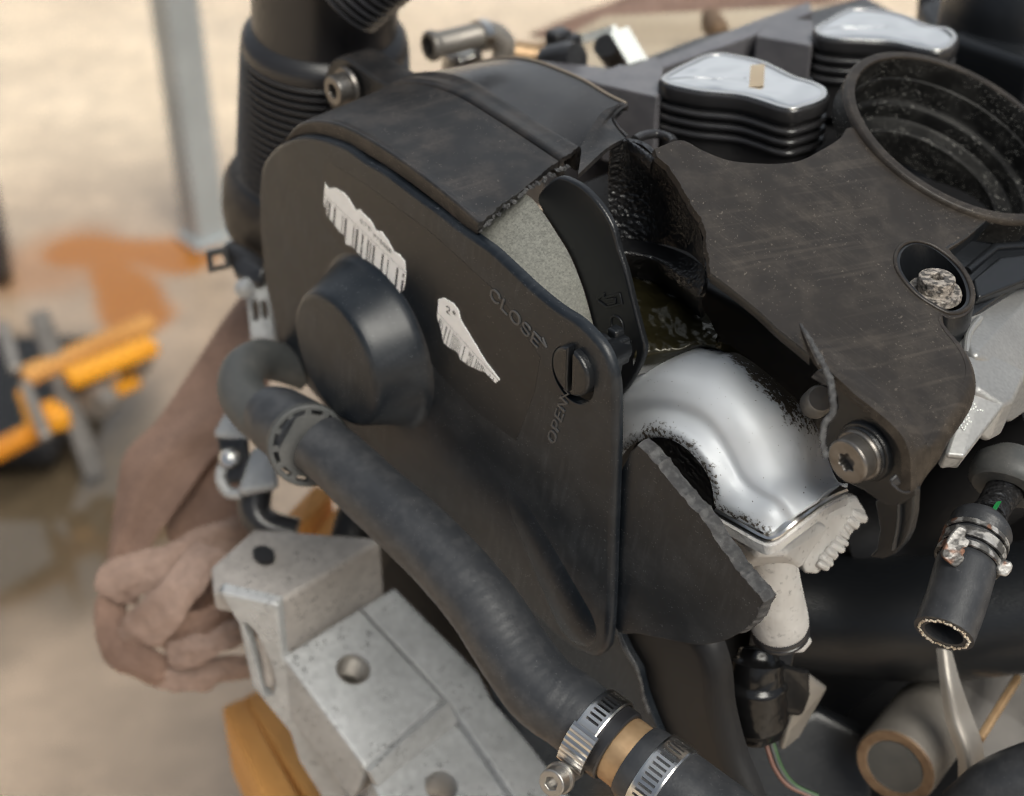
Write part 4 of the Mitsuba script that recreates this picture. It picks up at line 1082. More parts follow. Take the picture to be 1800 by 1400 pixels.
nrm /= np.linalg.norm(nrm)
if nrm @ (ROT @ FWD) > 0:
    nrm = -nrm
dpl = Plane(nrm, nrm @ tp_[0] + .0018)
for u, v in [(1709, 708), (1713, 711), (1706, 712), (1702, 716), (1706, 720), (1711, 719), (1715, 716), (1718, 722), (1723, 721), (1727, 722), (1708, 707), (1692, 736), (1697, 732), (1699, 738), (1703, 741), (1707, 742), (1694, 742), (1690, 741), (1700, 746), (1697, 750), (1686, 751), (1691, 752), (1696, 753), (1694, 756), (1689, 748), (1703, 735), (1701, 730)]:
    dots.append(lathe(dpl.p3(dpl.px([(u, v)]))[0], dpl.n, [(0, 0), (.00042, 0), (.0003, .0003), (0, .0003)], 8))
add(EN + 'alloy_rail__dot_code', cat(*dots), 'mark_white', 30, 'peened dot code', kind='stuff')

# ---- grey sensor housing below the housing flange
ax0, ax1 = P(1352, 935, .640), P(1371, 1101, .678)
axd = (ax1 - ax0) / np.linalg.norm(ax1 - ax0)
hl = np.linalg.norm(ax1 - ax0)
SH = EN + 'sensor_housing'
add(SH, cat(lathe(ax0, axd, [(0, 0), (.0102, 0), (.0106, hl * .3), (.0118, hl * .62), (.0132, hl * .9), (.0132, hl * .97), (.0126, hl), (0, hl)], 64), rough(hullr([P(1296, 938, .63), P(1330, 968, .625), P(1375, 968, .630), P(1415, 925, .65), P(1440, 930, .66), P(1400, 985, .650), P(1305, 985, .645)], .003, 2), .0008, 90, 4)), 'cast_white', 40, 'off-white cast sensor housing')
add(SH + '__seal', lathe(ax1, axd, [(0, 0), (.0128, 0), (.0134, .001), (.0134, .0022), (.0126, .0028), (.0132, .0034), (.0132, .0048), (.0118, .0056), (0, .0056)], 48), 'plastic_shiny', 40, 'black seal ring')
add(SH + '__nub', hullr([P(1368, 1131, .674), P(1418, 1127, .678), P(1408, 1139, .678), P(1384, 1140, .677)], .0022, 2), 'cast_white', 40)
fl = [P(1408, 910, .66), P(1440, 888, .672), P(1500, 880, .69), P(1512, 902, .692), P(1470, 960, .682), P(1432, 1000, .672), P(1418, 996, .668), P(1404, 960, .662)]
add(SH + '__side_flange', rough(hullr(fl + [p + ROT @ FWD * .01 for p in fl], .0025, 2), .0012, 300, 9), 'cast_white', 40)
thr = []
for k in range(9):
    s = k / 8
    thr.append(rough(hullr([P(1440 + 60 * s, 992 - 88 * s, .668 + .018 * s), P(1452 + 60 * s + 5 * math.sin(k * 5), 998 - 86 * s, .670 + .018 * s), P(1446 + 60 * s, 984 - 86 * s + 3 * math.cos(k * 3), .674 + .018 * s)], .0017 + .0007 * math.sin(k * 7.3), 2), .0011, 420, k))
add(SH + '__cast_teeth', cat(*thr), 'cast_white', 40, kind='stuff')
# black plug under it with two wires
cn = [P(1334, 1140, .70), P(1332, 1165, .70), P(1328, 1210, .705), P(1332, 1250, .71), P(1338, 1290, .715)]
add(SH + '__plug', cat(rough(tube(curve(np.array(cn), 40), np.interp(np.linspace(0, 1, 40), [0, .1, .12, .3, .35, .85, .9, 1], [.009, .010, .0125, .013, .0152, .0145, .0125, .0105]), 28), .0012, 160, 3), rough(hullr([P(1372, 1176, .70), P(1408, 1186, .71), P(1412, 1216, .712), P(1400, 1246, .712), P(1376, 1240, .705)], .003, 2), .0022, 200, 8), rough(hullr([P(1352, 1130, .70), P(1390, 1140, .705), P(1380, 1180, .705), P(1340, 1170, .70)], .003, 2), .0015, 200, 9), hullr([P(1318, 1294, .708), P(1352, 1296, .708), P(1362, 1276, .708), P(1316, 1282, .708)], .003, 2)), 'plastic_wet', 40, 'greasy black connector plug')
add(SH + '__plug_tab', hullr([P(1416, 1188, .725), P(1445, 1210, .73), P(1400, 1290, .735), P(1376, 1310, .735), P(1385, 1280, .73)], .002), 'worn_steel', 30)
for k, (dx, mt, lb) in enumerate(((0, 'copper_wire', 'reddish wire'), (9, 'rubber_grey', 'grey wire'), (13, 'green_wire', 'green wire'))):
    wp = curve(np.array([P(1340 + dx, 1286, .715), P(1350 + dx, 1320, .714), P(1362 + dx, 1352, .714), P(1384 + dx, 1380, .714), P(1425 + dx, 1400, .714)]), 30)
    add(SH + '__wire', tube(wp, .0011, 10), mt, 40, lb)

# ---- lower belt cover and dark lower parts
lo = PY(.020)
lc = slab(lo, dense(lo.px([(880, 1020), (1020, 1090), (1082, 1100), (1102, 1145), (1122, 1178), (1130, 1215), (1142, 1249), (1175, 1330), (1190, 1480), (900, 1480), (860, 1200)]), .004, True), .004, .001)
lo2 = PY(.025)
lc2 = slab(lo2, curve(lo2.px([(1070, 1090), (1160, 1090), (1228, 1125), (1252, 1180), (1262, 1260), (1280, 1330), (1330, 1480), (1250, 1500), (1130, 1480), (1080, 1300)]), 120, True), .012, .009, steps=7)
add(EN + 'lower_belt_cover__side_panel', lc2, 'plastic_deep', 40)
add(EN + 'lower_belt_cover', lc, 'plastic_face', 35, 'black lower belt cover under the broken flank')
add(EN + 'lower_belt_cover__torn_edge', rough(tube(curve(np.array([lo.p3(lo.px([q]), .0005)[0] for q in ((1082, 1105), (1098, 1140), (1118, 1172), (1128, 1200), (1132, 1225), (1142, 1252))]), 40), .0009, 8), .0005, 700, 2), 'plastic_torn', 40)

# intake pipe across the shaded right side
ip = curve(np.array([P(1330, 1060, .80), P(1480, 1080, .79), P(1640, 1085, .77), P(1850, 1060, .75)]), 30)
add(EN + 'intake_pipe', tube(ip, .033, 40), 'plastic_edge', 40, 'thick black pipe in the shade right of the sensor')
ip2 = curve(np.array([P(1500, 950, .80), P(1600, 930, .79), P(1700, 870, .76), P(1860, 760, .72)]), 30)
add(EN + 'shaded_duct', tube(ip2, .024, 32), 'plastic_deep', 40)
# idler and lever
pc, pb = P(1573, 1348, .745), P(1642, 1258, .785)
pa = (pc - pb) / np.linalg.norm(pc - pb)
pl_ = np.linalg.norm(pc - pb)
ID = EN + 'idler_roller'
add(ID, lathe(pb, pa, [(0, 0), (.0205, 0), (.0212, .002), (.0212, pl_ - .002), (.0204, pl_), (.0185, pl_), (0, pl_ - .001)], 64), 'worn_steel', 40, 'steel idler roller with a rusty rim')
add(ID + '__rust_rim', lathe(pc, pa, [(.0150, -.001), (.0150, .0006), (.0160, .0009), (.0196, .0009), (.0206, -.0004), (.0206, -.002), (.015, -.002)], 64), 'rust_ring', 40)
add(ID + '__dust_cap', lathe(pc, pa, [(0, .0002), (.0142, .0002), (.0150, -.0008), (0, -.001)], 48), 'rubber_grey', 40)
lev = skin([np.array([P(1646, 1140, .725), P(1660, 1142, .723), P(1673, 1145, .724)]), np.array([P(1652, 1198, .722), P(1668, 1204, .719), P(1690, 1205, .722)]), np.array([P(1662, 1266, .722), P(1680, 1268, .719), P(1708, 1255, .723)]), np.array([P(1683, 1333, .722), P(1700, 1325, .718), P(1726, 1305, .723)]), np.array([P(1684, 1384, .724), P(1706, 1384, .72), P(1731, 1352, .725)]), np.array([P(1690, 1420, .728), P(1706, 1425, .726), P(1722, 1400, .728)])], 14, 50)
add(EN + 'tension_lever', sheet(lev, .004, -ROT @ FWD), 'worn_steel', 40, 'flat steel lever beside the idler roller')
add(EN + 'tension_lever__edge_strip', bar_between(P(1722, 1300, .76), P(1790, 1190, .78), .004, .006, .001), 'brass', 30)
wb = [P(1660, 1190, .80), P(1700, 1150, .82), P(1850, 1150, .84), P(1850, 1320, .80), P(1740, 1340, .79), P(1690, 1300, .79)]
add(EN + 'alloy_web', hullr(wb + [p + ROT @ FWD * .02 for p in wb], .004), 'dull_grey', 30, 'alloy web behind the lever, shade put into its grey')  # darker grey than the other alloy, painted to look shaded
rr_ = curve(np.array([P(1700, 1440, .70), P(1760, 1390, .69), P(1860, 1350, .68)]), 20)
add(EN + 'corner_hose', tube(rr_, .016, 24), 'rubber_hose', 40)
blw = [P(1290, 1290, .80), P(1430, 1260, .80), P(1510, 1300, .80), P(1520, 1480, .80), P(1280, 1480, .80)]
add(EN + 'sump_casting', hullr(blw + [p + ROT @ FWD * .02 for p in blw], .006), 'plastic_edge', 30)

# ------------------------------------------------------------------ cut-off hose on the right
CHS = 'cut_hose'
ha = curve(np.array([P(1659, 1114, .605), P(1680, 1058, .612), P(1702, 985, .622), P(1722, 935, .630), P(1735, 912, .634)]), 60)
hr = np.interp(np.linspace(0, 1, 60), [0, .55, .62, .8, .9, .94, 1], [.0124, .0126, .0118, .0125, .0136, .0125, .0085])
add(CHS + '__rubber', tube(ha, hr, 48, wall=.0044), 'rubber_hose', 40, 'cut black rubber hose')
e0 = ha[0]
axh = (ha[0] - ha[2]) / np.linalg.norm(ha[0] - ha[2])
fx = np.cross(axh, [0, 0, 1.0])
fx /= np.linalg.norm(fx)
fy = np.cross(axh, fx)
r = np.random.default_rng(77)
fib = []
for k in range(74):
    a = k / 74 * 2 * math.pi + r.uniform(-.03, .03)
    m = trimesh.creation.icosphere(subdivisions=1, radius=.00052)
    m.vertices = m.vertices * r.uniform(.6, 1.5, 3) + e0 + (fx * math.cos(a) + fy * math.sin(a)) * (.0102 + r.uniform(-.0004, .0004)) + axh * r.uniform(.0, .0007)
    fib.append(m)
add(CHS + '__fibre_ring', cat(*fib), 'white_fibre', True, 'frayed pale cord round the cut end')
# spring band clamp
def band_at(path, s0, s1, rad, n=48, t=.0008, th0=0, th1=2 * math.pi, k=8):
    i = np.linspace(s0, s1, k) * (len(path) - 1)
    c = np.stack([np.interp(i, np.arange(len(path)), path[:, j]) for j in range(3)], 1)
    d = c[-1] - c[0]
    d /= np.linalg.norm(d)
    x = np.cross(d, ROT @ FWD)
    x /= np.linalg.norm(x)
    y = np.cross(d, x)
    th = np.linspace(th0, th1, n)
    G = np.array([p + rad * (np.cos(th)[:, None] * x + np.sin(th)[:, None] * y) for p in c])
    return G, x, y, d


G, x_, y_, d_ = band_at(ha, .60, .78, .0136)
clb = [sheet(band_at(ha, .585, .625, .0140, k=5)[0], .0012), sheet(band_at(ha, .66, .735, .0139, k=5)[0], .0011), sheet(band_at(ha, .765, .80, .0140, k=5)[0], .001)]
add(CHS + '__clamp_band', cat(*clb), 'rusty_steel', 40, 'rust-flecked spring clamp band')
ear1 = [(1688, 926), (1700, 933), (1697, 945), (1705, 952), (1700, 962), (1690, 968), (1695, 982), (1680, 998), (1668, 990), (1656, 976), (1662, 958), (1674, 938)]
ep = Plane(-(ROT @ FWD), -(ROT @ FWD) @ P(1680, 962, .607), (1, 0, 0))
hol = curve(ep.px([(1677, 968), (1686, 965), (1694, 969), (1688, 976), (1680, 975)]), 24, True)
add(CHS + '__clamp_ear', rough(slab(ep, curve(ep.px(ear1), 70, True), .0018, .0006, [hol]), .0002, 900, 1), 'rusty_steel', 40, 'perforated clamp ear')
ear2 = [(1767, 985), (1779, 990), (1780, 1003), (1770, 1014), (1755, 1010), (1752, 1000), (1760, 990)]
ep2 = Plane(-(ROT @ FWD), -(ROT @ FWD) @ P(1768, 1000, .612), (1, 0, 0))
add(CHS + '__clamp_ear', rough(slab(ep2, curve(ep2.px(ear2), 40, True), .004, .0012), .0003, 900, 2), 'rusty_steel', 40, 'bent clamp ear')
nk = curve(np.array([P(1733, 916, .636), P(1745, 895, .645), P(1762, 868, .655), P(1780, 845, .665)]), 24)
add(CHS + '__neck', tube(nk, np.interp(np.linspace(0, 1, 24), [0, .3, 1], [.0088, .0074, .0088]), 28), 'plastic_oily', 40, 'narrow black pipe neck')
add(CHS + '__flange', lathe(P(1768, 862, .655), ROT @ np.array([.38, .72, .42]) * 1.0, [(.0085, 0), (.0150, 0), (.0172, .002), (.0178, .006), (.0170, .012), (.011, .018), (.009, .018)], 48), 'rubber_grey', 40)
add(CHS + '__green_mark', sheet(np.array([[P(1736, 906, .6255), P(1745, 906, .6255)], [P(1744, 894, .6290), P(1753, 892, .6290)], [P(1752, 882, .6330), P(1760, 881, .6330)]]), .0006, -ROT @ FWD), 'green_plastic', False, 'green paint stripe')
note(CHS, 'short black rubber hose cut open, with a rusty spring clamp, at the right edge', 'hose')

# ------------------------------------------------------------------ foreground coolant hose
HO = 'coolant_hose'
j0 = P(1033, 1272, .655)
jd = P(1150, 1362, .640) - j0
jd /= np.linalg.norm(jd)
hp_ = np.array([P(556, 778, .745), P(590, 806, .74), P(650, 862, .728), P(720, 925, .712), P(790, 995, .696), P(852, 1070, .684), P(905, 1150, .674), P(957, 1217, .664), j0 - jd * .010, j0 - jd * .004, j0 + jd * .003])
hc = curve(hp_, 160)
hrad = np.interp(np.linspace(0, 1, 160), [0, .15, .4, .62, .8, .9, 1], [.0155, .0162, .0166, .0168, .0170, .0176, .0172])
hrad = hrad * (1 + .0035 * np.sin(np.linspace(0, 260, 160)))
ht = tube(hc, hrad, 64)
ht = rough(ht, .0004, 60, 2)
add(HO + '__rubber', ht, 'rubber_hose', 50, 'thick dark rubber hose')
# start: elbow behind the face, moulded sleeve and notched ring
el = curve(np.array([P(540, 655, .83), P(500, 640, .825), P(460, 632, .815), P(428, 652, .80), P(424, 688, .79), P(452, 726, .78), P(500, 752, .768), P(545, 776, .756)]), 60)
add(HO + '__elbow', tube(el, np.interp(np.linspace(0, 1, 60), [0, .3, .55, 1], [.0105, .0115, .0128, .0150]), 40), 'rubber_grey', 50, 'grey moulded elbow')
sv = curve(np.array([P(464, 722, .778), P(500, 746, .769), P(545, 776, .7545)]), 24)
add(HO + '__sleeve', tube(sv, np.interp(np.linspace(0, 1, 24), [0, .12, .25, .9, 1], [.0142, .0162, .0178, .0194, .0190]), 48), 'rubber_hose', 50, 'moulded sleeve with brownish dust')
rdir = sv[-1] - sv[-6]
rdir /= np.linalg.norm(rdir)
rdir = rdir * .62 - (ROT @ FWD) * .78
rdir /= np.linalg.norm(rdir)
rpl = Plane(rdir, rdir @ P(544, 784, .748), (0, 0, 1))
rc_ = np.array([(P(544, 784, .748) - rpl.o) @ rpl.a, (P(544, 784, .748) - rpl.o) @ rpl.b])
nt = []
for k in range(12):
    a = (k + .25) * math.pi / 6
    w = .16
    nt.append(np.array([rc_ + rad * np.array([math.cos(a + s), math.sin(a + s)]) for rad, s in ((.0163, -w), (.0184, -w), (.0184, w), (.0163, w))]))
add(HO + '__notched_ring', slab(rpl, circle(rc_, .0212, 96), .006, .001, nt, 3, lift=.001), 'rubber_grey', 40, 'grey ring with square notches')

# worm-drive clamps and the brass joiner
jp = np.array([j0 + jd * s for s in np.linspace(-.02, .16, 60)])
x_ = np.cross(jd, ROT @ FWD)
x_ /= np.linalg.norm(x_)
y_ = np.cross(x_, jd)       # towards the camera


def worm_band(c0, width, rad, holes, th0, t=.0009):
    """A steel band whose slots are really cut through."""
    th = [th0]
    cells = []
    for k in range(holes):
        th += [th[-1] + .075, th[-1] + .075 + .065]
        cells += [0, 1]
    end = th0 + 2 * math.pi
    rest = np.linspace(th[-1], end, 40)[1:]
    th += list(rest)
    cells += [0] * len(rest)
    th = np.array(th)
    ax = np.array([0, .0008, width * .2, width * .8, width - .0008, width])
    rr = np.array([-.0003, 0, 0, 0, 0, -.0003]) + rad

    def pt(r, a, h):
        return c0 + jd * h + r * (math.cos(a) * x_ + math.sin(a) * y_)
    V, F = [], []

    def quad(p):
        b = len(V)
        V.extend(p)
        F.append([b, b + 1, b + 2])
        F.append([b, b + 2, b + 3])
    for i, cut in enumerate(cells):
        for j in range(5):
            if cut and j == 2:
                for r0, r1_ in ((0, t),):
                    a, b = th[i], th[i + 1]
                    quad([pt(rad, a, ax[2]), pt(rad - t, a, ax[2]), pt(rad - t, a, ax[3]), pt(rad, a, ax[3])])
                    quad([pt(rad, b, ax[3]), pt(rad - t, b, ax[3]), pt(rad - t, b, ax[2]), pt(rad, b, ax[2])])
                    quad([pt(rad, b, ax[2]), pt(rad - t, b, ax[2]), pt(rad - t, a, ax[2]), pt(rad, a, ax[2])])
                    quad([pt(rad, a, ax[3]), pt(rad - t, a, ax[3]), pt(rad - t, b, ax[3]), pt(rad, b, ax[3])])
                continue
            quad([pt(rr[j], th[i], ax[j]), pt(rr[j + 1], th[i], ax[j + 1]), pt(rr[j + 1], th[i + 1], ax[j + 1]), pt(rr[j], th[i + 1], ax[j])])
        quad([pt(rr[5], th[i], width), pt(rad - t, th[i], width), pt(rad - t, th[i + 1], width), pt(rr[5], th[i + 1], width)])
        quad([pt(rad - t, th[i], 0), pt(rr[0], th[i], 0), pt(rr[0], th[i + 1], 0), pt(rad - t, th[i + 1], 0)])
    return trimesh.Trimesh(np.array(V), np.array(F), process=False)


J = lambda s: j0 + jd * s
lastr = .0178
inner = lathe(J(0), jd, [(0, -.004), (.0166, -.004), (.0170, 0), (.0172, .0165), (.0166, .0172), (0, .0172)], 64)
add(HO + '__hose_end', inner, 'rubber_dark', 40)
add(HO + '__clamp', worm_band(J(.0005), .0108, .0188, 9, -1.42), 'steel_bright', 20, 'worm-drive hose clamp nearer the bracket')
# worm housing: ridged saddle and screw head
hs = []
thh = np.linspace(-1.52, -2.55, 60)
rg_ = np.array([[J(.0004 + .013 * s) + (.0204 + .0007 * (np.sin(a * 48) > .1)) * (math.cos(a) * x_ + math.sin(a) * y_) for s in np.linspace(0, 1, 6)] for a in thh])
add(HO + '__clamp__worm_housing', sheet(rg_, .0012), 'steel_bright', 25, 'ribbed worm housing')
so = J(.0068) + .0240 * (math.cos(-2.72) * x_ + math.sin(-2.72) * y_)
sax = math.sin(2.72) * x_ - math.cos(2.72) * y_
sax = -sax if sax @ (ROT @ FWD) > 0 else sax
wa, hd, flr = hex_bolt(so + sax * .004, sax, .0062, .006, .0072, .0018)
add(HO + '__clamp__screw', cat(wa, hd, flr, lathe(so - sax * .008, sax, [(0, 0), (.005, 0), (.005, .012), (0, .012)], 24)), 'steel', 40, 'hex clamp screw')
add(HO + '__joiner', rough(lathe(J(.017), jd, [(0, 0), (.0150, 0), (.0156, .001), (.0156, .0092), (.015, .010), (0, .010)], 64), .0003, 200, 5), 'brass', 40, 'brass joiner pipe')
h2c = curve(np.array([J(.0262), J(.032), J(.06), J(.085), J(.12) + [0, 0, -.006], J(.17) + [0, 0, -.02]]), 60)
add(HO + '__second_rubber', tube(h2c, np.interp(np.linspace(0, 1, 60), [0, .02, .06, .3, 1], [.0165, .0178, .0182, .0186, .0188]), 56), 'rubber_hose', 50, 'second hose length after the joiner')
add(HO + '__clamp_001', worm_band(J(.0345), .0118, .0192, 15, -2.3), 'steel_bright', 20, 'worm-drive hose clamp at the bottom edge')
note(HO, 'thick dark rubber coolant hose crossing in front of the timing cover', 'hose')

# ------------------------------------------------------------------ cast mounting bracket, lower left
MB = EN + 'mount_bracket'
zz = lambda u, v, e: pix(u, v, np.array([0, 0, 1.0]), e)


def plane3(p, q, r):
    n = np.cross(q - p, r - p)
    n /= np.linalg.norm(n)
    if n @ (ROT @ FWD) > 0:
        n = -n
    return Plane(n, n @ p, q - p)


tA = [zz(u, v, -.2) for u, v in ((380, 997), (450, 934), (658, 950), (485, 1054), (384, 1036))]
tB = [t - [0, 0, q] for t, q in zip(tA, (.012, .034, .034, .034, .012))]
wdir = (tA[0] - tA[2]) * [1, 1, 0]
wdir = wdir / np.linalg.norm(wdir) * .009
wall_ = [tA[2] - [0, 0, .003], tA[3] - [0, 0, .003], tA[2] - [0, 0, .060], tA[3] - [0, 0, .060]]
blk1 = cat(hullr([t - [0, 0, .003] for t in tA] + [t - [0, 0, .011] for t in tA], .003, 2), hullr(wall_ + [q + wdir for q in wall_], .003, 2))
T1 = PZ(-.1985)
pad_hole = slab(T1, circle(T1.px([(464, 977)])[0], .0075, 40, .72), .004, .0, lift=.0018)
b2 = plane3(zz(497, 1153, -.234), zz(632, 1068, -.234), zz(640, 1350, -.262))
hole1 = b2.px([(621, 1176)])[0]
q2 = b2.px([(497, 1154), (632, 1069), (783, 1228), (642, 1350)])
top2 = slab(b2, dense(q2, .004, True), .04, .0022, [circle(hole1, .0093, 48)], 4)
thp = [(.0086, 0)]
for k in range(9):
    thp += [(.0072, -.002 - .0012 * k), (.0082, -.0026 - .0012 * k)]
thp = thp[:1] + [q for k in range(9) for q in ((.0074, -.0016 - .0022 * k), (.0090, -.0027 - .0022 * k))] + [(.0078, -.0225), (.0078, -.036)]
thread = lathe(b2.p3(hole1)[0] - b2.n * .001, b2.n, [(.0104, .0003), (.0092, -.0010)] + thp, 48)
l2 = b2.up(-.003)
led = slab(l2, dense(l2.px([(634, 1068), (694, 1033), (843, 1183), (866, 1230), (950, 1328), (1060, 1440), (930, 1440), (790, 1236)]), .004, True), .03, .002)
b3 = b2.up(-.011)
hole2 = b3.px([(776, 1382)])[0]
top3 = slab(b3, dense(b3.px([(655, 1376), (797, 1268), (945, 1420), (800, 1520), (700, 1480)]), .004, True), .03, .0022, [circle(hole2, .0088, 40)], 4)
riser_ = sheet(np.array([b2.p3(b2.px([(642, 1350), (712, 1288), (783, 1228)])) - b2.n * .002, b3.p3(b3.px([(656, 1377), (727, 1321), (798, 1268)])) - b3.n * .0005]), .004, None)
lE, lD = zz(383, 1038, -.203), zz(487, 1062, -.203)
lfp = plane3(lE, lD, lD - [0, 0, .1])
pk = [[(438, 1069), (464, 1077), (479, 1094), (486, 1138), (466, 1116)], [(428, 1094), (446, 1108), (474, 1164), (484, 1202), (470, 1234), (456, 1195), (440, 1140)], [(520, 1215), (545, 1240), (580, 1300), (586, 1340), (560, 1320), (528, 1260)], [(600, 1345), (625, 1362), (650, 1400), (640, 1420), (610, 1400)]]
lf = slab(lfp.up(.0085), dense(lfp.up(.0085).px([(383, 1040), (487, 1064), (496, 1156), (551, 1252), (638, 1348), (662, 1400), (690, 1480), (600, 1480), (560, 1395), (524, 1338), (508, 1288), (442, 1208), (418, 1098)]),   .004, True), .007, .002, [curve(lfp.up(.0085).px(p), 40, True) for p in pk], 3)
lfb = slab(lfp.up(-.034), dense(lfp.px([(505, 1180), (640, 1360), (600, 1420), (520, 1290)]), .004, True), .02, .001)
lfd = slab(lfp.up(-.040), dense(lfp.px([(400, 1058), (482, 1072), (490, 1150), (520, 1240), (510, 1280), (450, 1205), (425, 1100)]), .004, True), .01, .001)
rib_ = hullr([lfp.p3(lfp.px([q]), h)[0] for q in ((428, 1074), (438, 1074), (496, 1180), (488, 1186)) for h in (-.004, -.03)], .0015)
add(MB + '__pocket_shade', lfd, 'dull_grey', 30)  # dark grey back sheet stands in for shade inside the pockets
add(MB + '__top_pad', blk1, 'cast_dusty', 32, 'dusty upper pad of the bracket')
add(MB, cat(top2, led, top3, riser_, lf, lfb, rib_), 'cast_aluminium', 32, 'cast aluminium mounting bracket with stepped pads')
add(MB + '__stud_hole', pad_hole, 'plastic_deep', 30)
add(MB + '__bore_floor', lathe(b2.p3(hole1)[0] - b2.n * .034, b2.n, [(0, 0), (.010, 0), (.010, -.001), (0, -.001)], 24), 'plastic_deep', 30)
add(MB + '__threaded_hole', thread, 'worn_steel', False, 'threaded bore in the middle pad')

# small fittings at the left edge of the engine
fr_ = [(361, 441), (399, 434), (404, 470), (366, 479)]
fpl = Plane(-(ROT @ FWD), -(ROT @ FWD) @ P(382, 456, .90), (1, 0, 0))
inn = [(371, 450), (393, 445), (396, 464), (373, 469)]
add(EN + 'square_clip', slab(fpl, dense(fpl.px(fr_), .002, True), .004, .0008, [dense(fpl.px(inn), .002, True)]), 'plastic_deep', 30, 'small square black clip frame at the far left')
sp = Plane(-(ROT @ FWD), -(ROT @ FWD) @ P(455, 540, .89), (1, 0, 0))
add(EN + 'slotted_bracket', cat(slab(sp, dense(sp.px([(428, 488), (462, 480), (474, 520), (486, 600), (440, 598), (436, 560)]), .003, True), .008, .002, [curve(sp.px([(444, 530), (451, 528), (454, 560), (447, 566)]), 20, True), curve(sp.px([(460, 528), (467, 530), (470, 558), (464, 562)]), 20, True)]), lathe(P(432, 508, .88), -(ROT @ FWD), [(0, 0), (.005, 0), (.006, .004), (.003, .007), (0, .008)], 20)), 'cast_aluminium', 35, 'small slotted alloy bracket left of the timing cover')
add(EN + 'cable_clamp', cat(hullr([P(410, 448, .91), P(460, 480, .89), P(456, 496, .89), P(425, 482, .9)], .004), tube(curve(np.array([P(402, 440, .91), P(430, 452, .905), P(462, 476, .9)]), 16), .006, 14)), 'plastic_shiny', 40)
add(EN + 'earth_lug', cat(hullr([P(386, 762, .86), P(402, 732, .865), P(432, 752, .86), P(430, 768, .86)], .003), hullr([P(432, 860, .85), P(478, 850, .85), P(470, 790, .86), P(452, 800, .86)], .004), tube(curve(np.array([P(396, 812, .86), P(388, 840, .86), P(402, 866, .86), P(425, 868, .858)]), 20), .0035, 12)), 'cast_aluminium', 35, 'small alloy lug under the hose elbow')
add(EN + 'earth_lug__block', cat(hullr([P(390, 768, .862), P(428, 770, .86), P(432, 838, .86), P(404, 842, .862)], .003), tube(curve(np.array([P(450, 850, .87), P(448, 900, .87), P(470, 925, .87), P(520, 940, .87)]), 20), .010, 18)), 'plastic_shiny', 40)
add(EN + 'earth_lug__bolt', lathe(P(404, 806, .855), -(ROT @ FWD), [(0, 0), (.006, 0), (.0062, .003), (.004, .006), (0, .0065)], 20), 'steel_bright', 40)
add(EN + 'lower_hose', tube(curve(np.array([P(660, 850, .87), P(628, 900, .88), P(612, 960, .88), P(612, 1040, .88)]), 24), .011, 24), 'plastic_deep', 40)

# ------------------------------------------------------------------ ribbed air duct, top left
AD = 'air_duct'
d0, d1 = P(571, 62, .86), P(572, 305, .925)
dax = (d0 - d1) / np.linalg.norm(d0 - d1)
dl = np.linalg.norm(d0 - d1)
pr = [(0, -.01), (.052, -.01), (.054, 0)]
nb = 17
for k in range(nb):
    h0 = dl * (.06 + .86 * k / nb)
    w_ = dl * .86 / nb
    rad = .0552 - .0070 * (h0 / dl)
    pr += [(rad - .0052, h0), (rad - .0050, h0 + w_ * .30), (rad - .0014, h0 + w_ * .42), (rad, h0 + w_ * .55), (rad, h0 + w_ * .75), (rad - .0014, h0 + w_ * .92)]
pr += [(.0484, dl * .935), (.0484, dl * .97), (.0476, dl), (.0450, dl + .004), (.0418, dl + .006), (.0414, dl + .03), (.0410, dl + .045), (0, dl + .046)]
add(AD + '__bellows', lathe(d1, dax, pr, 96), 'rubber_dark', 40, 'black bellows with many thin ribs')
cl = P(566, 330, .94)
add(AD + '__lower_collar', lathe(cl, dax, [(0, -.03), (.054, -.03), (.0618, -.022), (.0630, -.012), (.0618, .004), (.0570, .012), (.053, .014), (0, .014)], 64), 'plastic_cover', 40, 'wider plastic collar below the bellows')
add(AD + '__lower_body', lathe(cl - dax * .03, dax, [(0, -.08), (.047, -.08), (.052, -.04), (.057, 0), (0, 0)], 48), 'plastic_edge', 40)
hcv = curve(np.array([P(598, -14, .80), P(655, -66, .79), P(730, -130, .78), P(820, -220, .80)]), 150)
hrr = .0265 + .0013 * np.sin(np.linspace(0, 150, 150))
add(AD + '__upper_hose', tube(hcv, hrr, 56), 'rubber_dark', 40, 'ribbed hose leading up out of the duct')
note(AD, 'black ribbed air duct standing behind the timing cover, top left', 'air duct')

# ------------------------------------------------------------------ brown lifting strap with its knot
LS = 'lifting_strap'


def ribbon(L, Rr, t=.0035, bulge=.008, nv=40, nu=70):
    L, Rr = curve(np.array(L), nu), curve(np.array(Rr), nu)
    s = np.linspace(0, 1, nv)[None, :, None]
    G = L[:, None] * (1 - s) + Rr[:, None] * s
    f = -(ROT @ FWD)
    wv = bulge * np.sin(math.pi * s[..., 0]) + .003 * np.sin(s[..., 0] * 9 + np.linspace(0, 7, nu)[:, None]) + .003 * (meshkit.fbm(G * 22, 3, 3) - .5)
    G = G + wv[..., None] * f
    return sheet(G, t, f)


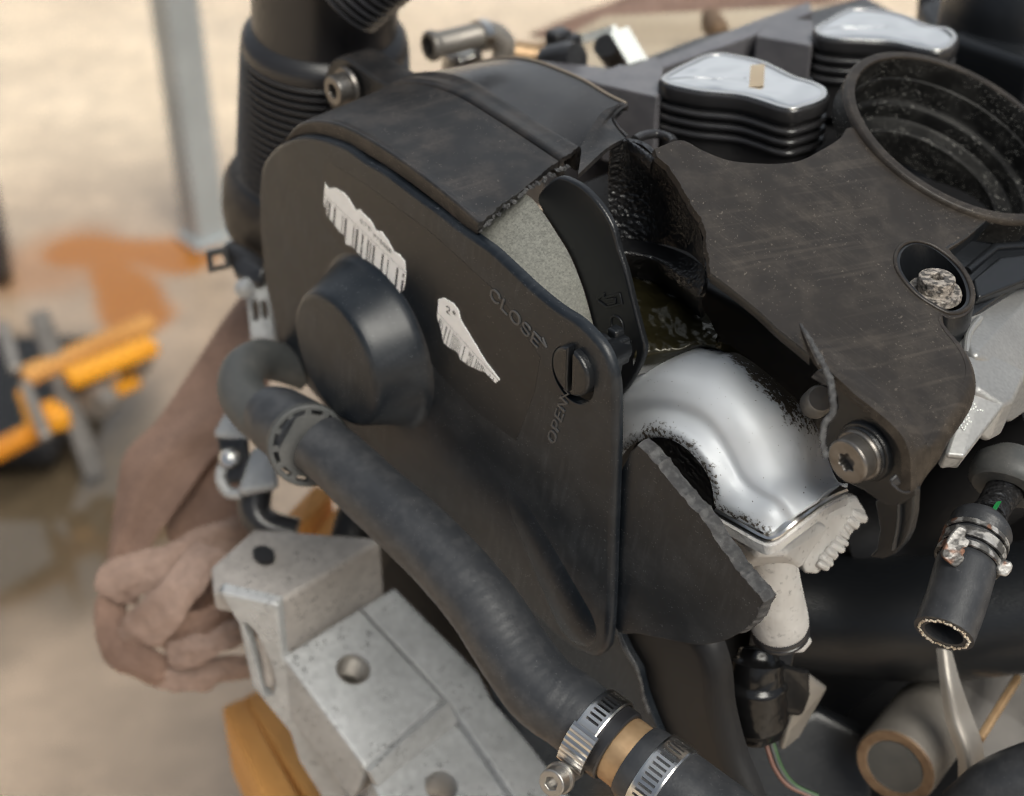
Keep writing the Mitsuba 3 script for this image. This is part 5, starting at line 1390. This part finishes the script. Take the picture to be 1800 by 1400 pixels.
sA = ribbon([P(440, 500, 1.02), P(398, 556, 1.01), P(336, 652, 1.0), P(276, 738, .985), P(218, 798, .975), P(202, 868, .965), P(190, 960, .955), P(181, 1070, .95)], [P(500, 590, .98), P(470, 680, .97), P(440, 760, .965), P(372, 806, .96), P(326, 872, .955), P(276, 946, .95), P(244, 1006, .945), P(212, 1062, .945)])
sB = ribbon([P(372, 790, .99), P(320, 840, .99), P(292, 890, .985), P(290, 935, .98), P(312, 985, .975)], [P(440, 800, .97), P(455, 860, .965), P(462, 905, .96), P(460, 950, .955), P(440, 990, .95)], bulge=.012)
add(LS + '__web', cat(sA), 'strap_web', 50, 'broad dusty brown web')
add(LS + '__web', cat(sB), 'strap_web', 50, 'shaded inner fold of the web')


def kn(pts, wpx, flat, tw0, tw1, seed):
    p = curve(np.array([P(*q) for q in pts]), 70)
    w_ = wpx * .5 * .95 / FPX
    rad = w_ * (np.sin(np.linspace(.6, math.pi - .6, 70)) ** .3) * (1 + .12 * np.sin(np.linspace(0, 9, 70) + seed))
    t = np.gradient(p, axis=0)
    t /= np.linalg.norm(t, axis=1, keepdims=True)
    N = np.cross(t, ROT @ FWD)
    N /= np.linalg.norm(N, axis=1, keepdims=True)
    B = np.cross(t, N)
    tw = np.linspace(tw0, tw1, 70)[:, None]
    N, B = N * np.cos(tw) + B * np.sin(tw), B * np.cos(tw) - N * np.sin(tw)
    th = np.arange(36) / 36 * 2 * math.pi
    G = p[:, None] + rad[:, None, None] * (np.cos(th)[None, :, None] * N[:, None] + flat * np.sin(th)[None, :, None] * B[:, None])
    iv = np.arange(36)
    m = trimesh.Trimesh(np.vstack([G.reshape(-1, 3), p[:1], p[-1:]]), np.vstack([grid_faces(70, 36, False, True), np.c_[np.full(36, 2520), np.roll(iv, -1), iv], np.c_[np.full(36, 2521), 69 * 36 + iv, 69 * 36 + np.roll(iv, -1)]]), process=False)
    if m.volume < 0:
        m.invert()
    v = m.vertices.copy()
    a = np.tile(np.arange(36) / 36 * 2 * math.pi, 70)
    q = np.repeat(np.linspace(0, 1, 70), 36)
    c = np.repeat(p, 36, 0)
    k = 1 + .10 * np.sin(4 * a + 5 * q + seed) + .07 * np.sin(7 * a - 9 * q + 2 * seed) + .06 * np.sin(2 * a + 22 * q + seed)
    v[:70 * 36] = c + (v[:70 * 36] - c) * k[:, None]
    m = trimesh.Trimesh(v, m.faces, process=False)
    return rough(m, .0022, 80, seed)


for pts, wpx, fl_, t0, t1, sd, mt, lb in (
        ([(206, 1052, .918), (212, 1024, .912), (248, 1006, .906), (292, 993, .903), (336, 979, .905), (380, 958, .915), (440, 936, .94)], 72, .30, -.1, .5, 1, 'strap_pale', 'pale outer turn of the knot'),
        ([(368, 962, .900), (348, 990, .892), (326, 1024, .886), (300, 1060, .886), (266, 1094, .893), (226, 1124, .910)], 70, .28, .5, -.3, 2, 'strap_pale', None),
        ([(214, 1030, .928), (195, 1062, .922), (194, 1098, .917), (214, 1140, .912), (250, 1166, .908), (296, 1180, .910), (340, 1172, .918)], 62, .36, -.4, .5, 3, 'strap_web', 'lower turn of the knot'),
        ([(276, 1186, .915), (292, 1194, .910), (336, 1189, .908), (380, 1179, .910), (450, 1170, .925)], 54, .42, .2, .6, 4, 'strap_pale', None),
        ([(288, 1136, .902), (308, 1126, .897), (343, 1105, .892), (380, 1083, .893), (440, 1050, .91)], 46, .32, .1, .5, 5, 'strap_web', None),
        ([(300, 1156, .896), (320, 1149, .889), (358, 1138, .885), (394, 1120, .887), (450, 1098, .905)], 44, .36, -.2, .4, 6, 'strap_pale', None),
        ([(380, 1020, .935), (360, 1050, .932), (350, 1084, .932), (320, 1116, .932)], 50, .35, .2, .5, 7, 'strap_web', 'inner turn of the knot')):
    add(LS + '__knot', kn(pts, wpx, fl_, t0, t1, sd), mt, 50, lb)
sC = ribbon([P(930, 60, 1.42), P(1010, 28, 1.45), P(1080, 0, 1.5), P(1200, -60, 1.6)], [P(1000, 76, 1.40), P(1150, 36, 1.42), P(1420, 10, 1.45), P(1640, -40, 1.5)], bulge=.004)
add(LS + '__web', sC, 'strap_web', 50, 'far run of the web behind the coils')
note(LS, 'brown webbing lifting strap tied in a loose knot left of the engine', 'lifting strap')

# timber stand under the engine
wd = [P(402, 1250, 1.02), P(456, 1224, 1.04), P(640, 1470, .98), P(520, 1520, .94)]
wm = [wd[0] * .62 + wd[1] * .38, wd[3] * .62 + wd[2] * .38]
wn = [wd[0] * .36 + wd[1] * .64, wd[3] * .36 + wd[2] * .64]
add('timber_stand__beam', hullr([q - [0, 0, h] for q in (wd[0], wm[0], wm[1], wd[3]) for h in (0, .06)], .004), 'beam_wood', 30, 'orange beam end below the mounting bracket')
add('timber_stand__beam', hullr([q - [0, 0, h] for q in (wn[0], wd[1], wd[2], wn[1]) for h in (0, .06)], .004), 'beam_wood', 30)
add('timber_stand__groove', hullr([q - [0, 0, h] for q in (wm[0], wn[0], wn[1], wm[1]) for h in (.02, .05)], .003), 'beam_wood', 30)
fz = -ORG[2]
add('timber_stand__base', box((0.06, 0.24, (fz - .56) / 2), (0.30, 0.34, -.56 - fz), None, .006), 'beam_wood', 30)
add('timber_stand__crossbeam', bar_between(W((wd[2] + wd[3]) / 2 - [0, 0, .045]), W([0.02, 0.14, -.56]), .07, .06), 'beam_wood', 30, world=True)
lg = W((wd[2] + wd[3]) / 2)
add('timber_stand__post', box([lg[0], lg[1], (lg[2] - .08) / 2], (.09, .09, lg[2] - .08), None, .004), 'beam_wood', 30, world=True)
note('timber_stand', 'orange timber stand under the engine, its beam end showing below the bracket', 'timber stand')
for k, (a, b_) in enumerate((((506, 916), (556, 868)), ((558, 942), (616, 884)))):
    w1 = [P(a[0], a[1], 1.00), P(a[0] + 22, a[1] + 6, .99), P(b_[0] + 20, b_[1] + 4, 1.02), P(b_[0], b_[1] - 6, 1.02)]
    add('timber_stand__slat', hullr(w1 + [p - [0, 0, .02] for p in w1], .003), 'beam_wood', 30)

cf = [P(640, 900, .93), P(655, 1050, .93), P(700, 1090, .93), P(860, 1230, .90), P(1010, 1420, .86), P(1080, 1300, .84), P(900, 1050, .86), P(740, 900, .89)]
add(EN + 'crankcase_front', hullr(cf + [p + ROT @ FWD * .05 for p in cf], .006), 'plastic_deep', 30)
